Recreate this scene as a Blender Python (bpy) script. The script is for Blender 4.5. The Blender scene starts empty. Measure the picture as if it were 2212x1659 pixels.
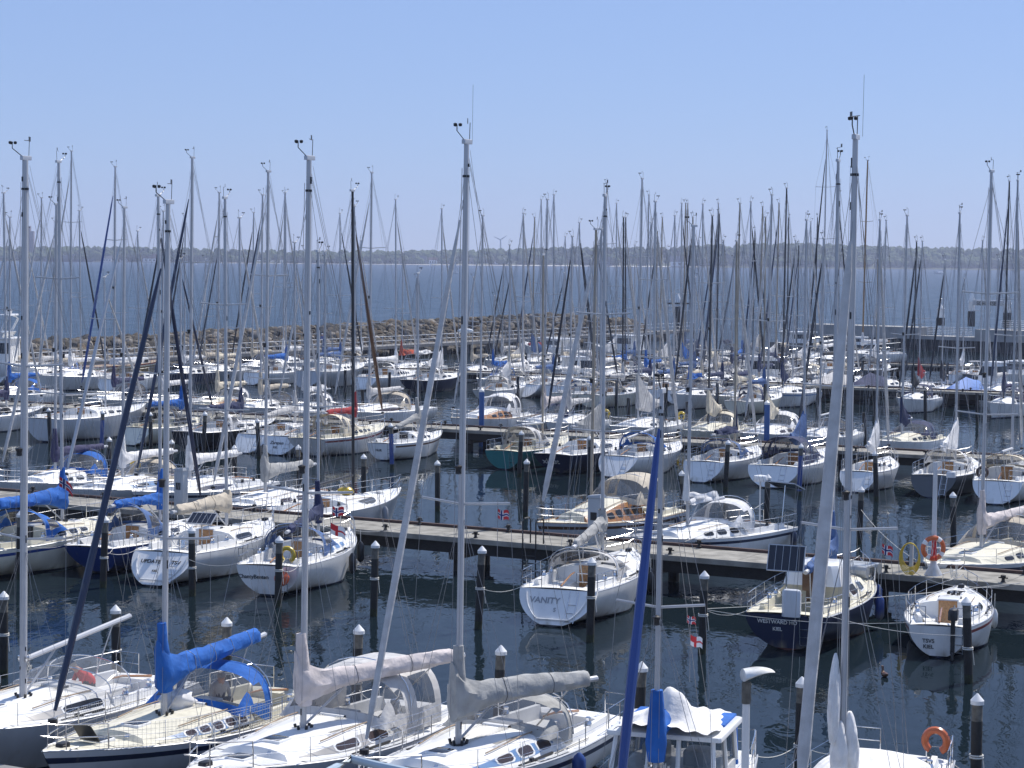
import bpy, math, random
from mathutils import Vector, Matrix
R = math.radians
rnd = random.Random(7)
scene = bpy.context.scene
COL = scene.collection
# ------------------------------------------------------------------ camera, sky, sun, exposure
CAMH, FPX, CX, CY = 12.0, 4600.0, 1106.0, 829.5       # measured on a 2212 x 1659 view of the place
PITCH, ROLL = math.atan((829.5 - 560.0) / FPX), R(0.516)
cam_data = bpy.data.cameras.new('camera')
cam_data.angle = 2 * math.atan(CX / FPX)
cam_data.clip_start, cam_data.clip_end = 0.5, 20000
cam = bpy.data.objects.new('camera', cam_data)
COL.objects.link(cam)
_fw = Vector((0, math.cos(PITCH), -math.sin(PITCH)))
_up = Vector((0, math.sin(PITCH), math.cos(PITCH)))
_rt = Vector((1, 0, 0))
_r2 = math.cos(ROLL) * _rt + math.sin(ROLL) * _up
_u2 = -math.sin(ROLL) * _rt + math.cos(ROLL) * _up
cam.matrix_world = Matrix(((_r2.x, _u2.x, -_fw.x, 0), (_r2.y, _u2.y, -_fw.y, 0), (_r2.z, _u2.z, -_fw.z, CAMH), (0, 0, 0, 1)))
scene.camera = cam
SUN_AZ, SUN_EL = R(42), R(54)                          # azimuth clockwise from +Y
world = bpy.data.worlds.new("World")
scene.world = world
world.use_nodes = True
wn = world.node_tree
sky = wn.nodes.new('ShaderNodeTexSky')
sky.sky_type = 'NISHITA'
sky.sun_disc = False
sky.sun_elevation, sky.sun_rotation = SUN_EL, SUN_AZ
sky.altitude, sky.air_density, sky.dust_density, sky.ozone_density = 0, 0.9, 0.1, 10.0
bg = wn.nodes['Background']
bg.inputs['Strength'].default_value = 0.115
tint = wn.nodes.new('ShaderNodeMix'); tint.data_type = 'RGBA'; tint.blend_type = 'MULTIPLY'; tint.inputs[0].default_value = 1.0
tint.inputs[7].default_value = (1.09, .965, 1.03, 1)
wn.links.new(sky.outputs[0], tint.inputs[6])
hazy = wn.nodes.new('ShaderNodeMix'); hazy.data_type = 'RGBA'; hazy.inputs[0].default_value = .62   # thin uniform summer haze over the blue
hazy.inputs[7].default_value = (2.62, 3.75, 6.25, 1)
wn.links.new(tint.outputs[2], hazy.inputs[6])
wn.links.new(hazy.outputs[2], bg.inputs[0])
sun_d = bpy.data.lights.new('sun', 'SUN')
sun_d.energy, sun_d.angle, sun_d.color = 4.9, R(0.53), (1.0, 0.95, 0.88)
sun = bpy.data.objects.new('sun', sun_d)
COL.objects.link(sun)
sun_dir = Vector((math.sin(SUN_AZ) * math.cos(SUN_EL), math.cos(SUN_AZ) * math.cos(SUN_EL), math.sin(SUN_EL)))
sun.rotation_euler = sun_dir.to_track_quat('Z', 'Y').to_euler()
sun.location = (60, 60, 80)
scene.view_settings.view_transform = 'Standard'
scene.view_settings.look = 'None'
scene.view_settings.exposure = 0.12
scene.view_settings.gamma = 1.0
scene.cycles.max_bounces = 8
scene.cycles.transparent_max_bounces = 16
scene.cycles.volume_bounces = 0

# ------------------------------------------------------------------ measured frame of the harbour
def ray(x, y):
    dx, dy = x - CX, y - CY
    c, s = math.cos(ROLL), math.sin(ROLL)
    X, Y = c * dx + s * dy, -s * dx + c * dy
    cp, sp = math.cos(PITCH), math.sin(PITCH)
    return X, FPX * cp - Y * sp, -Y * cp - FPX * sp
def at(x, y, z=0.0):                                   # surveyed point at height z
    r = ray(x, y); k = (z - CAMH) / r[2]
    return Vector((r[0] * k, r[1] * k, z))
def far(x, y, Y):                                      # surveyed point at distance Y
    r = ray(x, y); k = Y / r[1]
    return Vector((r[0] * k, Y, CAMH + r[2] * k))
def proj(p):
    cp, sp = math.cos(PITCH), math.sin(PITCH)
    dz = p[2] - CAMH
    d = p[1] * cp - dz * sp
    X, Y = p[0] / d * FPX, -(p[1] * sp + dz * cp) / d * FPX
    c, s = math.cos(ROLL), math.sin(ROLL)
    return CX + c * X - s * Y, CY + s * X + c * Y
TH = R(29.6)
U = Vector((math.cos(TH), -math.sin(TH), 0))           # along the piers
V = Vector((math.sin(TH), math.cos(TH), 0))            # along the boats
def UV(u, v, z=0.0): return U * u + V * v + Vector((0, 0, z))
def uvof(p): return p[0] * U.x + p[1] * U.y, p[0] * V.x + p[1] * V.y
def onrow(mx, v, z=1.5):
    lo, hi = -400.0, 300.0
    for _ in range(60):
        m = (lo + hi) / 2
        p = UV(m, v, z)
        if p.y < 5 or proj(p)[0] > mx: hi = m
        else: lo = m
    return UV(lo, v, z)
def height_at(p, py):                                   # height whose image is py above ground point p
    lo, hi = 0.0, 60.0
    for _ in range(50):
        m = (lo + hi) / 2
        if proj((p[0], p[1], m))[1] < py: hi = m
        else: lo = m
    return lo

# ------------------------------------------------------------------ mesh helpers
class MB:
    def __init__(s): s.v, s.f, s.m = [], [], []
    def face(s, idx, mi=0): s.f.append(tuple(idx)); s.m.append(mi)
    def pts(s, ps):
        n = len(s.v); s.v.extend([tuple(p) for p in ps]); return list(range(n, n + len(ps)))
    def loft(s, rings, mi=0, closed=True, cap=True, mf=None):
        ids = [s.pts(r) for r in rings]
        n = len(rings[0])
        for a in range(len(ids) - 1):
            for b in range(n if closed else n - 1):
                c = (b + 1) % n
                s.face((ids[a][b], ids[a][c], ids[a + 1][c], ids[a + 1][b]), mf(a, b) if mf else mi)
        if cap and closed:
            s.face(ids[0][::-1], mi); s.face(ids[-1], mi)
        return ids
    def tube(s, path, r, n=6, mi=0, cap=True, flat=1.0):
        path = [Vector(p) for p in path]
        rr = r if callable(r) else (lambda i: r if not isinstance(r, (list, tuple)) else r[i])
        rings = []
        for i, p in enumerate(path):
            t = (path[min(i + 1, len(path) - 1)] - path[max(i - 1, 0)])
            if t.length < 1e-9: t = Vector((0, 0, 1))
            t.normalize()
            a = Vector((0, 1, 0)) if abs(t.y) < 0.9 else Vector((1, 0, 0))
            x = t.cross(a).normalized(); y = t.cross(x).normalized()
            q = rr(i)
            rings.append([p + (x * math.cos(2 * math.pi * k / n) + y * math.sin(2 * math.pi * k / n) * flat) * q for k in range(n)])
        s.loft(rings, mi, True, cap)
    def wire(s, a, b, r=.006, mi=0): s.tube([a, b], r, 4, mi, False)
    def sag(s, a, b, d, r=.012, n=10, mi=0, k=5):
        a, b = Vector(a), Vector(b)
        s.tube([a.lerp(b, i / n) - Vector((0, 0, d * 4 * (i / n) * (1 - i / n))) for i in range(n + 1)], r, k, mi)
    def box(s, c, d, mi=0, rz=0.0, bev=0.0, top=1.0):
        cx, cy, cz = c; hx, hy, hz = d[0] / 2, d[1] / 2, d[2] / 2
        cr, sr = math.cos(rz), math.sin(rz)
        def ring(z, k, e):
            o = []
            ax, ay = hx * k - e, hy * k - e
            if bev > 0:
                q = min(bev, ax * .9, ay * .9)
                l = [(ax, ay - q), (ax - q, ay), (-ax + q, ay), (-ax, ay - q), (-ax, -ay + q), (-ax + q, -ay), (ax - q, -ay), (ax, -ay + q)]
            else: l = [(ax, ay), (-ax, ay), (-ax, -ay), (ax, -ay)]
            for x, y in l: o.append((cx + x * cr - y * sr, cy + x * sr + y * cr, cz + z))
            return o
        if bev > 0:
            b = min(bev, hz * .8)
            s.loft([ring(-hz, 1, 0), ring(hz - b, top, 0), ring(hz - b * .3, top, b * .3), ring(hz, top, b)], mi)
        else: s.loft([ring(-hz, 1, 0), ring(hz, top, 0)], mi)
    def lathe(s, prof, c=(0, 0, 0), n=14, mi=0, axis='z', mf=None):
        rings = []
        for r, h in prof:
            q = []
            for k in range(n):
                a = 2 * math.pi * k / n
                p = (r * math.cos(a), r * math.sin(a), h)
                if axis == 'x': p = (h, p[0], p[1])
                if axis == 'y': p = (p[1], h, p[0])
                q.append((c[0] + p[0], c[1] + p[1], c[2] + p[2]))
            rings.append(q)
        s.loft(rings, mi, True, True, mf)
    def torus(s, c, Rr, r, n=20, k=8, ax='z', a0=0, a1=2 * math.pi, mf=None):
        full = abs(a1 - a0 - 2 * math.pi) < 1e-6
        rings = []
        for i in range(n + 1):
            a = a0 + (a1 - a0) * i / n
            q = []
            for j in range(k):
                b = 2 * math.pi * j / k
                rr = Rr + r * math.cos(b)
                p = (rr * math.cos(a), rr * math.sin(a), r * math.sin(b))
                if ax == 'x': p = (p[2], p[0], p[1])
                if ax == 'y': p = (p[0], p[2], p[1])
                q.append((c[0] + p[0], c[1] + p[1], c[2] + p[2]))
            rings.append(q)
        s.loft(rings, 0, True, not full, (lambda a, b: mf(a / n)) if mf else None)
    def build(s, name, mats, parent=None, smooth=35, loc=None):
        me = bpy.data.meshes.new(name)
        me.from_pydata(s.v, [], s.f)
        if not isinstance(mats, (list, tuple)): mats = [mats]
        for m in mats: me.materials.append(m)
        if len(mats) > 1: me.polygons.foreach_set('material_index', s.m)
        me.update()
        if smooth:
            me.shade_smooth()
            me.set_sharp_from_angle(angle=R(smooth))
        o = bpy.data.objects.new(name, me)
        COL.objects.link(o)
        if parent: o.parent = parent
        if loc: o.location = loc
        return o
def tag(o, label=None, cat=None, group=None, kind=None):
    if label: o['label'] = label
    if cat: o['category'] = cat
    if group: o['group'] = group
    if kind: o['kind'] = kind
    return o
def empty(name, loc=(0, 0, 0), rz=0.0):
    o = bpy.data.objects.new(name, None)
    COL.objects.link(o)
    o.location = loc; o.rotation_euler = (0, 0, rz); o.empty_display_size = .3
    return o
def text(name, s, size, m, parent, loc, mat3, bold=False):
    cu = bpy.data.curves.new(name, 'FONT')
    cu.body = s; cu.size = size; cu.align_x = 'CENTER'; cu.align_y = 'CENTER'
    cu.extrude = 0.003
    if bold: cu.offset = size * .02
    o = bpy.data.objects.new(name, cu)
    COL.objects.link(o)
    dg = bpy.context.evaluated_depsgraph_get()
    me = bpy.data.meshes.new_from_object(o.evaluated_get(dg))
    me.name = name
    bpy.data.objects.remove(o)
    me.materials.clear(); me.materials.append(m)
    q = bpy.data.objects.new(name, me)
    COL.objects.link(q)
    q.parent = parent
    q.matrix_local = Matrix.Translation(loc) @ mat3.to_4x4()
    return q
def axes(x, y):
    x, y = Vector(x).normalized(), Vector(y).normalized()
    z = x.cross(y)
    return Matrix((x, y, z)).transposed()

# ------------------------------------------------------------------ materials
def mat(name, col, rough=.5, metal=0.0, var=.12, scale=3.0, bump=0.0, bscale=20.0, col2=None, alpha=1.0, coat=0.0, spec=.5, stretch=(1, 1, 1)):
    m = bpy.data.materials.new(name); m.use_nodes = True
    nt = m.node_tree; p = nt.nodes['Principled BSDF']
    p.inputs['Roughness'].default_value = rough
    p.inputs['Metallic'].default_value = metal
    p.inputs['Coat Weight'].default_value = coat
    p.inputs['Specular IOR Level'].default_value = spec
    if alpha < 1: p.inputs['Alpha'].default_value = alpha
    tc = nt.nodes.new('ShaderNodeTexCoord')
    mp = nt.nodes.new('ShaderNodeMapping'); mp.inputs['Scale'].default_value = stretch
    nt.links.new(tc.outputs['Object'], mp.inputs[0])
    n = nt.nodes.new('ShaderNodeTexNoise'); n.inputs['Scale'].default_value = scale; n.inputs['Detail'].default_value = 5
    nt.links.new(mp.outputs[0], n.inputs['Vector'])
    r = nt.nodes.new('ShaderNodeValToRGB')
    a = [max(0, c * (1 - var)) for c in col]; b = [min(1, c * (1 + var)) for c in (col2 or col)]
    r.color_ramp.elements[0].position, r.color_ramp.elements[1].position = .3, .7
    r.color_ramp.elements[0].color = (*a, 1); r.color_ramp.elements[1].color = (*b, 1)
    nt.links.new(n.outputs['Fac'], r.inputs[0]); nt.links.new(r.outputs[0], p.inputs['Base Color'])
    if bump > 0:
        n2 = nt.nodes.new('ShaderNodeTexNoise'); n2.inputs['Scale'].default_value = bscale; n2.inputs['Detail'].default_value = 4
        nt.links.new(mp.outputs[0], n2.inputs['Vector'])
        bn = nt.nodes.new('ShaderNodeBump'); bn.inputs['Strength'].default_value = bump; bn.inputs['Distance'].default_value = .05
        nt.links.new(n2.outputs['Fac'], bn.inputs['Height']); nt.links.new(bn.outputs[0], p.inputs['Normal'])
    return m
M = {}
def fabric(k, c): M[k + '_cloth'] = mat(k + ' canvas', c, .85, 0, .16, 3, .55, 6)
def paint(k, c):
    m = M[k] = mat(k + ' paint', c, .30, 0, .09, 1.6, coat=.25, stretch=(1, 1, .3))
    if k not in ('white', 'cream', 'greywhite', 'silver', 'navy', 'blue'): return
    nt = m.node_tree; N = nt.nodes.new; p = nt.nodes['Principled BSDF']; src = p.inputs['Base Color'].links[0].from_socket
    tc = N('ShaderNodeTexCoord'); sp = N('ShaderNodeSeparateXYZ'); nt.links.new(tc.outputs['Object'], sp.inputs[0])   # yellowish scum line just above the water, rusty weeps
    mr = N('ShaderNodeMapRange'); mr.inputs[1].default_value, mr.inputs[2].default_value = .34, .10; nt.links.new(sp.outputs[2], mr.inputs[0])
    n = N('ShaderNodeTexNoise'); n.inputs['Scale'].default_value = 2.2; n.inputs['Detail'].default_value = 6
    mp = N('ShaderNodeMapping'); mp.inputs['Scale'].default_value = (1.6, 1.6, .35); nt.links.new(tc.outputs['Object'], mp.inputs[0]); nt.links.new(mp.outputs[0], n.inputs['Vector'])
    r = N('ShaderNodeMapRange'); r.inputs[1].default_value, r.inputs[2].default_value = .40, .66; r.inputs[4].default_value = .62; nt.links.new(n.outputs['Fac'], r.inputs[0])
    r2 = N('ShaderNodeMapRange'); r2.inputs[1].default_value, r2.inputs[2].default_value = .60, .74; r2.inputs[4].default_value = .22; nt.links.new(n.outputs['Fac'], r2.inputs[0])
    mu = N('ShaderNodeMath'); mu.operation = 'MULTIPLY_ADD'; nt.links.new(mr.outputs[0], mu.inputs[0]); nt.links.new(r.outputs[0], mu.inputs[1]); nt.links.new(r2.outputs[0], mu.inputs[2]); mu.use_clamp = True
    mx = N('ShaderNodeMix'); mx.data_type = 'RGBA'; mx.inputs[7].default_value = (.30, .26, .17, 1); nt.links.new(mu.outputs[0], mx.inputs[0]); nt.links.new(src, mx.inputs[6]); nt.links.new(mx.outputs[2], p.inputs['Base Color'])
for k, c in dict(white=(.78, .78, .77), cream=(.74, .70, .58), greywhite=(.55, .57, .60), navy=(.012, .02, .055), blue=(.015, .05, .22), black=(.012, .012, .014),
                 green=(.02, .17, .17), red=(.24, .03, .03), grey=(.30, .31, .33), lightblue=(.14, .25, .45), silver=(.40, .42, .44), darkgrey=(.07, .075, .08),
                 ochre=(.30, .19, .07), orange=(.55, .13, .04), yellow=(.6, .42, .03), brown=(.10, .045, .02), paleblue=(.42, .50, .56)).items(): paint(k, c)
for k, c in dict(white=(.74, .73, .72), blue=(.01, .11, .42), navy=(.022, .032, .09), beige=(.50, .44, .35), grey=(.36, .36, .35), lightgrey=(.52, .51, .50), red=(.30, .025, .03),
                 orangered=(.50, .09, .04), cream=(.66, .59, .46), dark=(.03, .032, .04), pink=(.60, .54, .52), steelblue=(.06, .12, .28), purple=(.04, .04, .10)).items(): fabric(k, c)
M['deck_grey'] = mat('grey deck', (.34, .35, .36), .75, 0, .1, 6)
M['deck_cream'] = mat('cream deck', (.62, .59, .48), .7, 0, .1, 6)
M['deck_white'] = mat('white deck', (.74, .74, .73), .55, 0, .08, 2.5)
M['nonskid'] = mat('grey nonskid', (.56, .57, .58), .85, 0, .1, 12)
M['teak'] = mat('teak', (.30, .22, .15), .75, 0, .35, 14, stretch=(.4, 6, 1))
M['varnish'] = mat('varnished wood', (.33, .15, .045), .25, 0, .3, 6, coat=.5, stretch=(.5, 3, 3))
M['alu'] = mat('mast aluminium', (.50, .51, .53), .42, .35, .07, 2)
M['alu_dark'] = mat('dark mast', (.03, .03, .033), .4, .2, .1, 2)
M['alu_brown'] = mat('wooden mast', (.34, .20, .09), .4, 0, .2, 4)
M['alu_tan'] = mat('tan mast', (.36, .31, .24), .45, 0, .15, 3)
M['steel'] = mat('polished steel', (.72, .72, .73), .16, 1.0, .04, 3)
M['wire'] = mat('rigging wire', (.30, .30, .31), .45, .5, .1, 3)
M['rope'] = mat('rope', (.62, .60, .55), .9, 0, .15, 30)
M['darkrope'] = mat('dark rope', (.05, .05, .06), .9, 0, .15, 30)
M['plastic'] = mat('black plastic', (.014, .014, .016), .4, 0, .1, 5)
M['window'] = mat('dark acrylic', (.022, .024, .028), .09, 0, .1, 2)
M['brownwindow'] = mat('brown acrylic', (.06, .045, .045), .12, 0, .1, 2)
paint('bandgrey', (.38, .365, .35))
M['glass'] = mat('cabin glass', (.05, .07, .08), .05, 0, .1, 2, alpha=.55)
M['vinyl'] = mat('clear vinyl', (.13, .13, .135), .12, 0, .15, 2, alpha=.48)
M['vinyl_clear'] = mat('thin clear vinyl', (.30, .30, .30), .12, 0, .15, 2, alpha=.30)
M['antifoul'] = mat('blue antifouling', (.012, .018, .05), .6, 0, .2, 3)
M['antifoul_dark'] = mat('black antifouling', (.014, .014, .018), .6, 0, .2, 3)
M['antifoul_red'] = mat('red antifouling', (.08, .02, .015), .6, 0, .2, 3)
M['concrete'] = mat('weathered deck boards', (.20, .19, .165), .9, 0, .2, 1.5, .2, 30, (.30, .285, .25))
M['rust'] = mat('rust brown beam', (.075, .045, .038), .85, 0, .3, 4)
M['tar'] = mat('tarred wood', (.016, .015, .014), .7, 0, .4, 3, .3, 12)
M['pilewood'] = mat('bare pile head', (.13, .12, .10), .85, 0, .35, 8, .3, 20)
M['quay'] = mat('quay concrete', (.20, .195, .19), .9, 0, .22, .5, .3, 6)
M['mole'] = mat('mole concrete', (.36, .355, .345), .9, 0, .2, .4, .3, 6)
M['quaydark'] = mat('sheet piling', (.035, .035, .037), .8, 0, .4, 1.2)
M['skin'] = mat('skin', (.50, .29, .21), .6, 0, .06, 5)
M['hair'] = mat('grey hair', (.34, .31, .28), .8, 0, .2, 30)
M['redshirt'] = mat('red shirt', (.55, .03, .035), .85, 0, .1, 5, .3, 14)
M['blueshirt'] = mat('blue shirt', (.09, .13, .38), .85, 0, .1, 5)
M['greyshirt'] = mat('pale shirt', (.45, .45, .46), .85, 0, .1, 5)
M['trousers'] = mat('dark trousers', (.035, .035, .045), .85, 0, .1, 5)
M['solar'] = mat('solar cells', (.012, .016, .03), .15, 0, .1, 3)
M['sand'] = mat('beach sand', (.55, .53, .48), .9, 0, .1, .02)
M['flagred'] = mat('flag red', (.55, .03, .04), .8, 0, .05, 5)
M['flagblue'] = mat('flag blue', (.015, .03, .16), .8, 0, .05, 5)
M['flagwhite'] = mat('flag white', (.75, .75, .75), .8, 0, .05, 5)
M['flagyellow'] = mat('flag gold', (.75, .48, .03), .8, 0, .05, 5)
M['flagblack'] = mat('flag black', (.012, .012, .012), .8, 0, .05, 5)
# ------------------------------------------------------------------ boats
CLOTH = lambda k: M[k + '_cloth']
LV = [1.0, .90, .80, .70, .58, .46, .36, .27, .19, .12, .06, 0.0, -.3, -.5]
def smooth01(t): t = max(0, min(1, t)); return t * t * (3 - 2 * t)
class Hull:
    def __init__(h, L, B, F, stern, bs=.78):
        h.L, h.B, h.F, h.stern, h.bs = L, B, F, stern, bs
        h.top = {'reverse': .10, 'scoop': .11, 'vertical': .015, 'counter': 0.0}[stern] * L
        h.bot = {'reverse': .02, 'scoop': .0, 'vertical': .03, 'counter': .09}[stern] * L
    def b(h, t):
        if t < .42: k = h.bs + (1 - h.bs) * math.sin(math.pi / 2 * t / .42)
        else: k = 1 - ((t - .42) / .58) ** 2.15
        return max(h.B / 2 * k, .012)
    def s(h, t): return h.F * (1 + .30 * max(0, (t - .3) / .7) ** 2 + .04 * max(0, (.3 - t) / .3) ** 2)
    def x(h, t, f=1.0):
        a = -h.L / 2 + h.bot + (h.top - h.bot) * min(max(f, 0), 1)
        e = h.L / 2 - .085 * h.L * (1 - min(max(f, 0), 1)) - (.02 * h.L if f < 0 else 0)
        return a + t * (e - a)
    def pt(h, t, f, side):
        zs = h.s(t)
        z = zs * f if f >= 0 else f
        flare = 1 - (.10 + .45 * smooth01((t - .45) / .55)) * (1 - max(f, 0)) ** 1.3
        k = flare if f >= 0 else flare * (.62 if f > -.4 else .02)
        wt = smooth01(1 - t / (.5 if h.stern != 'counter' else .35)) * .96
        g = max(f, 0)
        kr = (1 - (1 - g) ** 2.1) ** .62
        if f < 0: kr = 0
        k = k * (1 - wt) + kr * wt; tuck = 1
        return (h.x(t, f), side * h.b(t) * k * tuck, z)
    def edge(h, t, side, up=0.0, inset=0.0):
        b = max(h.b(t) - inset, .01)
        return Vector((h.x(t, 1), side * b, h.s(t) + up))
def section(h, t, zone, hc=.4, side=.34):
    b, s = h.b(t), h.s(t)
    if zone == 'deck':
        return [(b * k, s + .06 * (1 - k * k)) for k in (1, .88, .74, .6, .45, .3, .15, 0)]
    yb = max(b - side, .12 * b)
    if zone == 'cabin':
        y2 = max(yb - .06 - .52 * hc, yb * .5)
        r = [(b, s), (yb, s + .03), (y2, s + hc * .93), (y2 * .93, s + hc)]
        return r + [(y2 * k, s + hc + .09 * (1 - k * k)) for k in (.7, .45, .2, 0)]
    w = min(.34, yb * .45)
    return [(b, s), (yb, s + .03), (yb - .04, s + .22), (yb - .16, s + .22), (yb - .19, s - .10), (w, s - .10), (w - .02, s - .5), (0, s - .5)]
def deckpt(h, t, zone, i, side, hc, sd=.34):
    y, z = section(h, t, zone, hc, sd)[i]
    return Vector((h.x(t, 1), side * y, z))
BOATS = []
FENDER_JOBS, ROPE_JOBS = [], []
def patch(h, ta, tb, s0, s1, hcf, sd, side, off, taper=.12, n=14):
    """panel lying on the cabin side between stations ta..tb"""
    mb = MB(); ups, los = [], []
    for i in range(n + 1):
        q = i / n; t = ta + (tb - ta) * q
        e = min(q, 1 - q); k = 0 if taper <= 0 else max(0, 1 - e / taper) ** 2 * (.45 if taper > .3 else .24)
        a = deckpt(h, t, 'cabin', 1, side, hcf(t), sd); b = deckpt(h, t, 'cabin', 2, side, hcf(t), sd)
        lo, hi = s0 + (s1 - s0) * k, s1 - (s1 - s0) * k
        nrm = Vector((0, side, .25)).normalized() * off
        los.append(a.lerp(b, lo) + nrm); ups.append(a.lerp(b, hi) + nrm)
    inn = Vector((0, -side * (off + .01), 0))
    ring = los + ups[::-1]
    if side < 0: ring = ring[::-1]
    A = mb.pts(ring); Bq = mb.pts([p + inn for p in ring])
    m = len(ring)
    for i in range(n):
        q = (i, i + 1, m - 2 - i, m - 1 - i)
        mb.face([A[j] for j in q])
    for i in range(m):
        j = (i + 1) % m
        mb.face((A[i], Bq[i], Bq[j], A[j]))
    return mb
def hood_mesh(h, x0, x1, zb, w, H, tent=0.0, n=10, k=20, drop=.25):
    """sprayhood: arched canvas from x0 (front, low) back to x1, optional tent behind"""
    mb = MB(); rings = []; us = [i / n for i in range(n + 1)] + ([1 + tent * j / 5 for j in range(1, 6)] if tent else [])
    for u in us:
        uu = min(u, 1)
        x = x1 + (x0 - x1) * (1 - uu) if u <= 1 else x1 - (u - 1)
        Hh = .03 + H * math.sin(uu * math.pi / 2) ** .75 + (0 if u <= 1 else .03 * math.sin((u - 1) * 2))
        dz = -drop * smooth01((u - .35) / .5)
        r = []
        for j in range(k + 1):
            th = math.pi * j / k
            c, sn = math.cos(th), math.sin(th)
            y = w * (1 + .08 * (1 - uu)) * math.copysign(abs(c) ** .75, c)
            r.append((x - .22 * Hh * (1 - sn) * 0, y, zb + dz * (1 - sn ** .5) + Hh * sn ** .62))
        rings.append(r)
    def mf(a, b):
        u = (us[a] + us[a + 1]) / 2; th = (b + .5) / k
        if u < 1:
            if .12 < u < .62 and .2 < th < .8 and abs(th - .5) > .02: return 1
            if .38 < u < .85 and (.05 < th < .21 or .79 < th < .95): return 1
            return 0
        if (.06 < th < .24 or .76 < th < .94) and a % 5 in (1, 2, 3): return 1
        return 0
    mb.loft(rings, 0, False, False, mf)
    return mb
def cover_mesh(E, fat=1.0, collar=1.0, droop=0.0, wr=.03, seed=1, angle=0.0):
    """sail cover along a boom running in -x from the mast at the origin"""
    q = random.Random(seed); mb = MB(); rings = []; n, k = 48, 18
    ph = [q.uniform(0, 6) for _ in range(8)]
    for i in range(n + 1):
        u = i / n; x = .16 - u * (E + .16)
        top = (.15 + .15 * (1 - u) ** 1.2) * fat + collar * .55 * max(0, 1 - u / .16) ** 2.2 + .02 * math.sin(8 * u + ph[0])
        bot = -.10 - .05 * fat - .20 * fat * max(0, 1 - u / .35) ** 1.4
        wd = (.115 + .06 * (1 - u)) * fat * min(1, .75 + u * 8)
        if i == n: top *= .8; wd *= .75
        if i == 0: top *= .9
        r = []
        for j in range(k):
            a = 2 * math.pi * j / k
            c, sn = math.cos(a), math.sin(a)
            z = (top * sn if sn > 0 else -bot * sn)
            y = wd * math.copysign(abs(c) ** .75, c) * (1 - .45 * max(sn, 0) ** 2)
            w1 = wr * (1.5 * (abs(math.sin(14 * u + 2.5 * a + ph[1])) - .6) + 1.2 * (abs(math.sin(25 * u - 1.5 * a + ph[2])) - .6) + .5 * math.sin(11 * u + 5 * a + ph[5])) * (1 + 1.2 * max(0, 1 - u * 2.2))
            r.append((x, y + w1 * c, z + w1 * sn * .8 - droop * math.sin(u * math.pi)))
        rings.append(r)
    mb.loft(rings)
    if collar > 0:
        rr = []
        for z, w in ((-.42 * collar, .15), (-.2, .17), (.0, .17), (.25, .16), (.5, .145), (.75 * collar, .125), (1.0 * collar, .105), (1.2 * collar, .10)):
            rr.append([((w + .012 * math.sin(7 * z + 2 * a + ph[3])) * math.cos(a) * 1.15 - .02, (w * .88 + .012 * math.sin(9 * z + ph[4] + 3 * a)) * math.sin(a), z) for a in [2 * math.pi * j / 16 for j in range(16)]])
        mb.loft(rr)
    return mb
def flaked_mesh(E, seed=1, fat=1.0):
    """uncovered sail flaked loosely over the boom"""
    q = random.Random(seed); mb = MB()
    for lay in range(4):
        rings = []; ph = [q.uniform(0, 6) for _ in range(4)]
        for i in range(19):
            u = i / 18; x = .05 - u * E
            z0 = (.05 + .09 * lay * (1 - .55 * u)) * fat + .04 * math.sin(7 * u + ph[0])
            w = (.20 - .03 * lay) * fat * (1 - .35 * u) * (1 + .25 * math.sin(13 * u + ph[1]))
            th = .07 * fat * (1 + .4 * math.sin(11 * u + ph[2]))
            yo = .05 * math.sin(9 * u + ph[3])
            rings.append([(x, yo + w * math.cos(a), z0 + th * math.sin(a) - .12 * abs(math.cos(a)) ** 3) for a in [2 * math.pi * j / 9 for j in range(9)]])
        mb.loft(rings)
    mb.tube([(.12, 0, .1), (.1, .03, .5), (.06, 0, .95), (.05, 0, 1.5)], [.16 * fat, .13 * fat, .10, .04], 8)
    return mb
def bundle_mesh(Hh, E, seed=1, fat=1.0):
    """mainsail dropped into a hanging triangular bag: high at mast, falling to the boom end"""
    q = random.Random(seed); mb = MB(); rings = []; ph = q.uniform(0, 6)
    for i in range(15):
        u = i / 14; x = .1 - u * E
        top = Hh * (1 - u) ** 1.7 + .18; bot = -.22 - .3 * math.sin(u * math.pi)
        wd = .13 * fat * (1 - .4 * u)
        rings.append([(x, wd * math.cos(a) + .035 * math.sin(7 * u + 3 * a + ph), (top if math.sin(a) > 0 else -bot) * math.sin(a) + .03 * math.sin(12 * u + a)) for a in [2 * math.pi * j / 10 for j in range(10)]])
    mb.loft(rings)
    return mb
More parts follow.
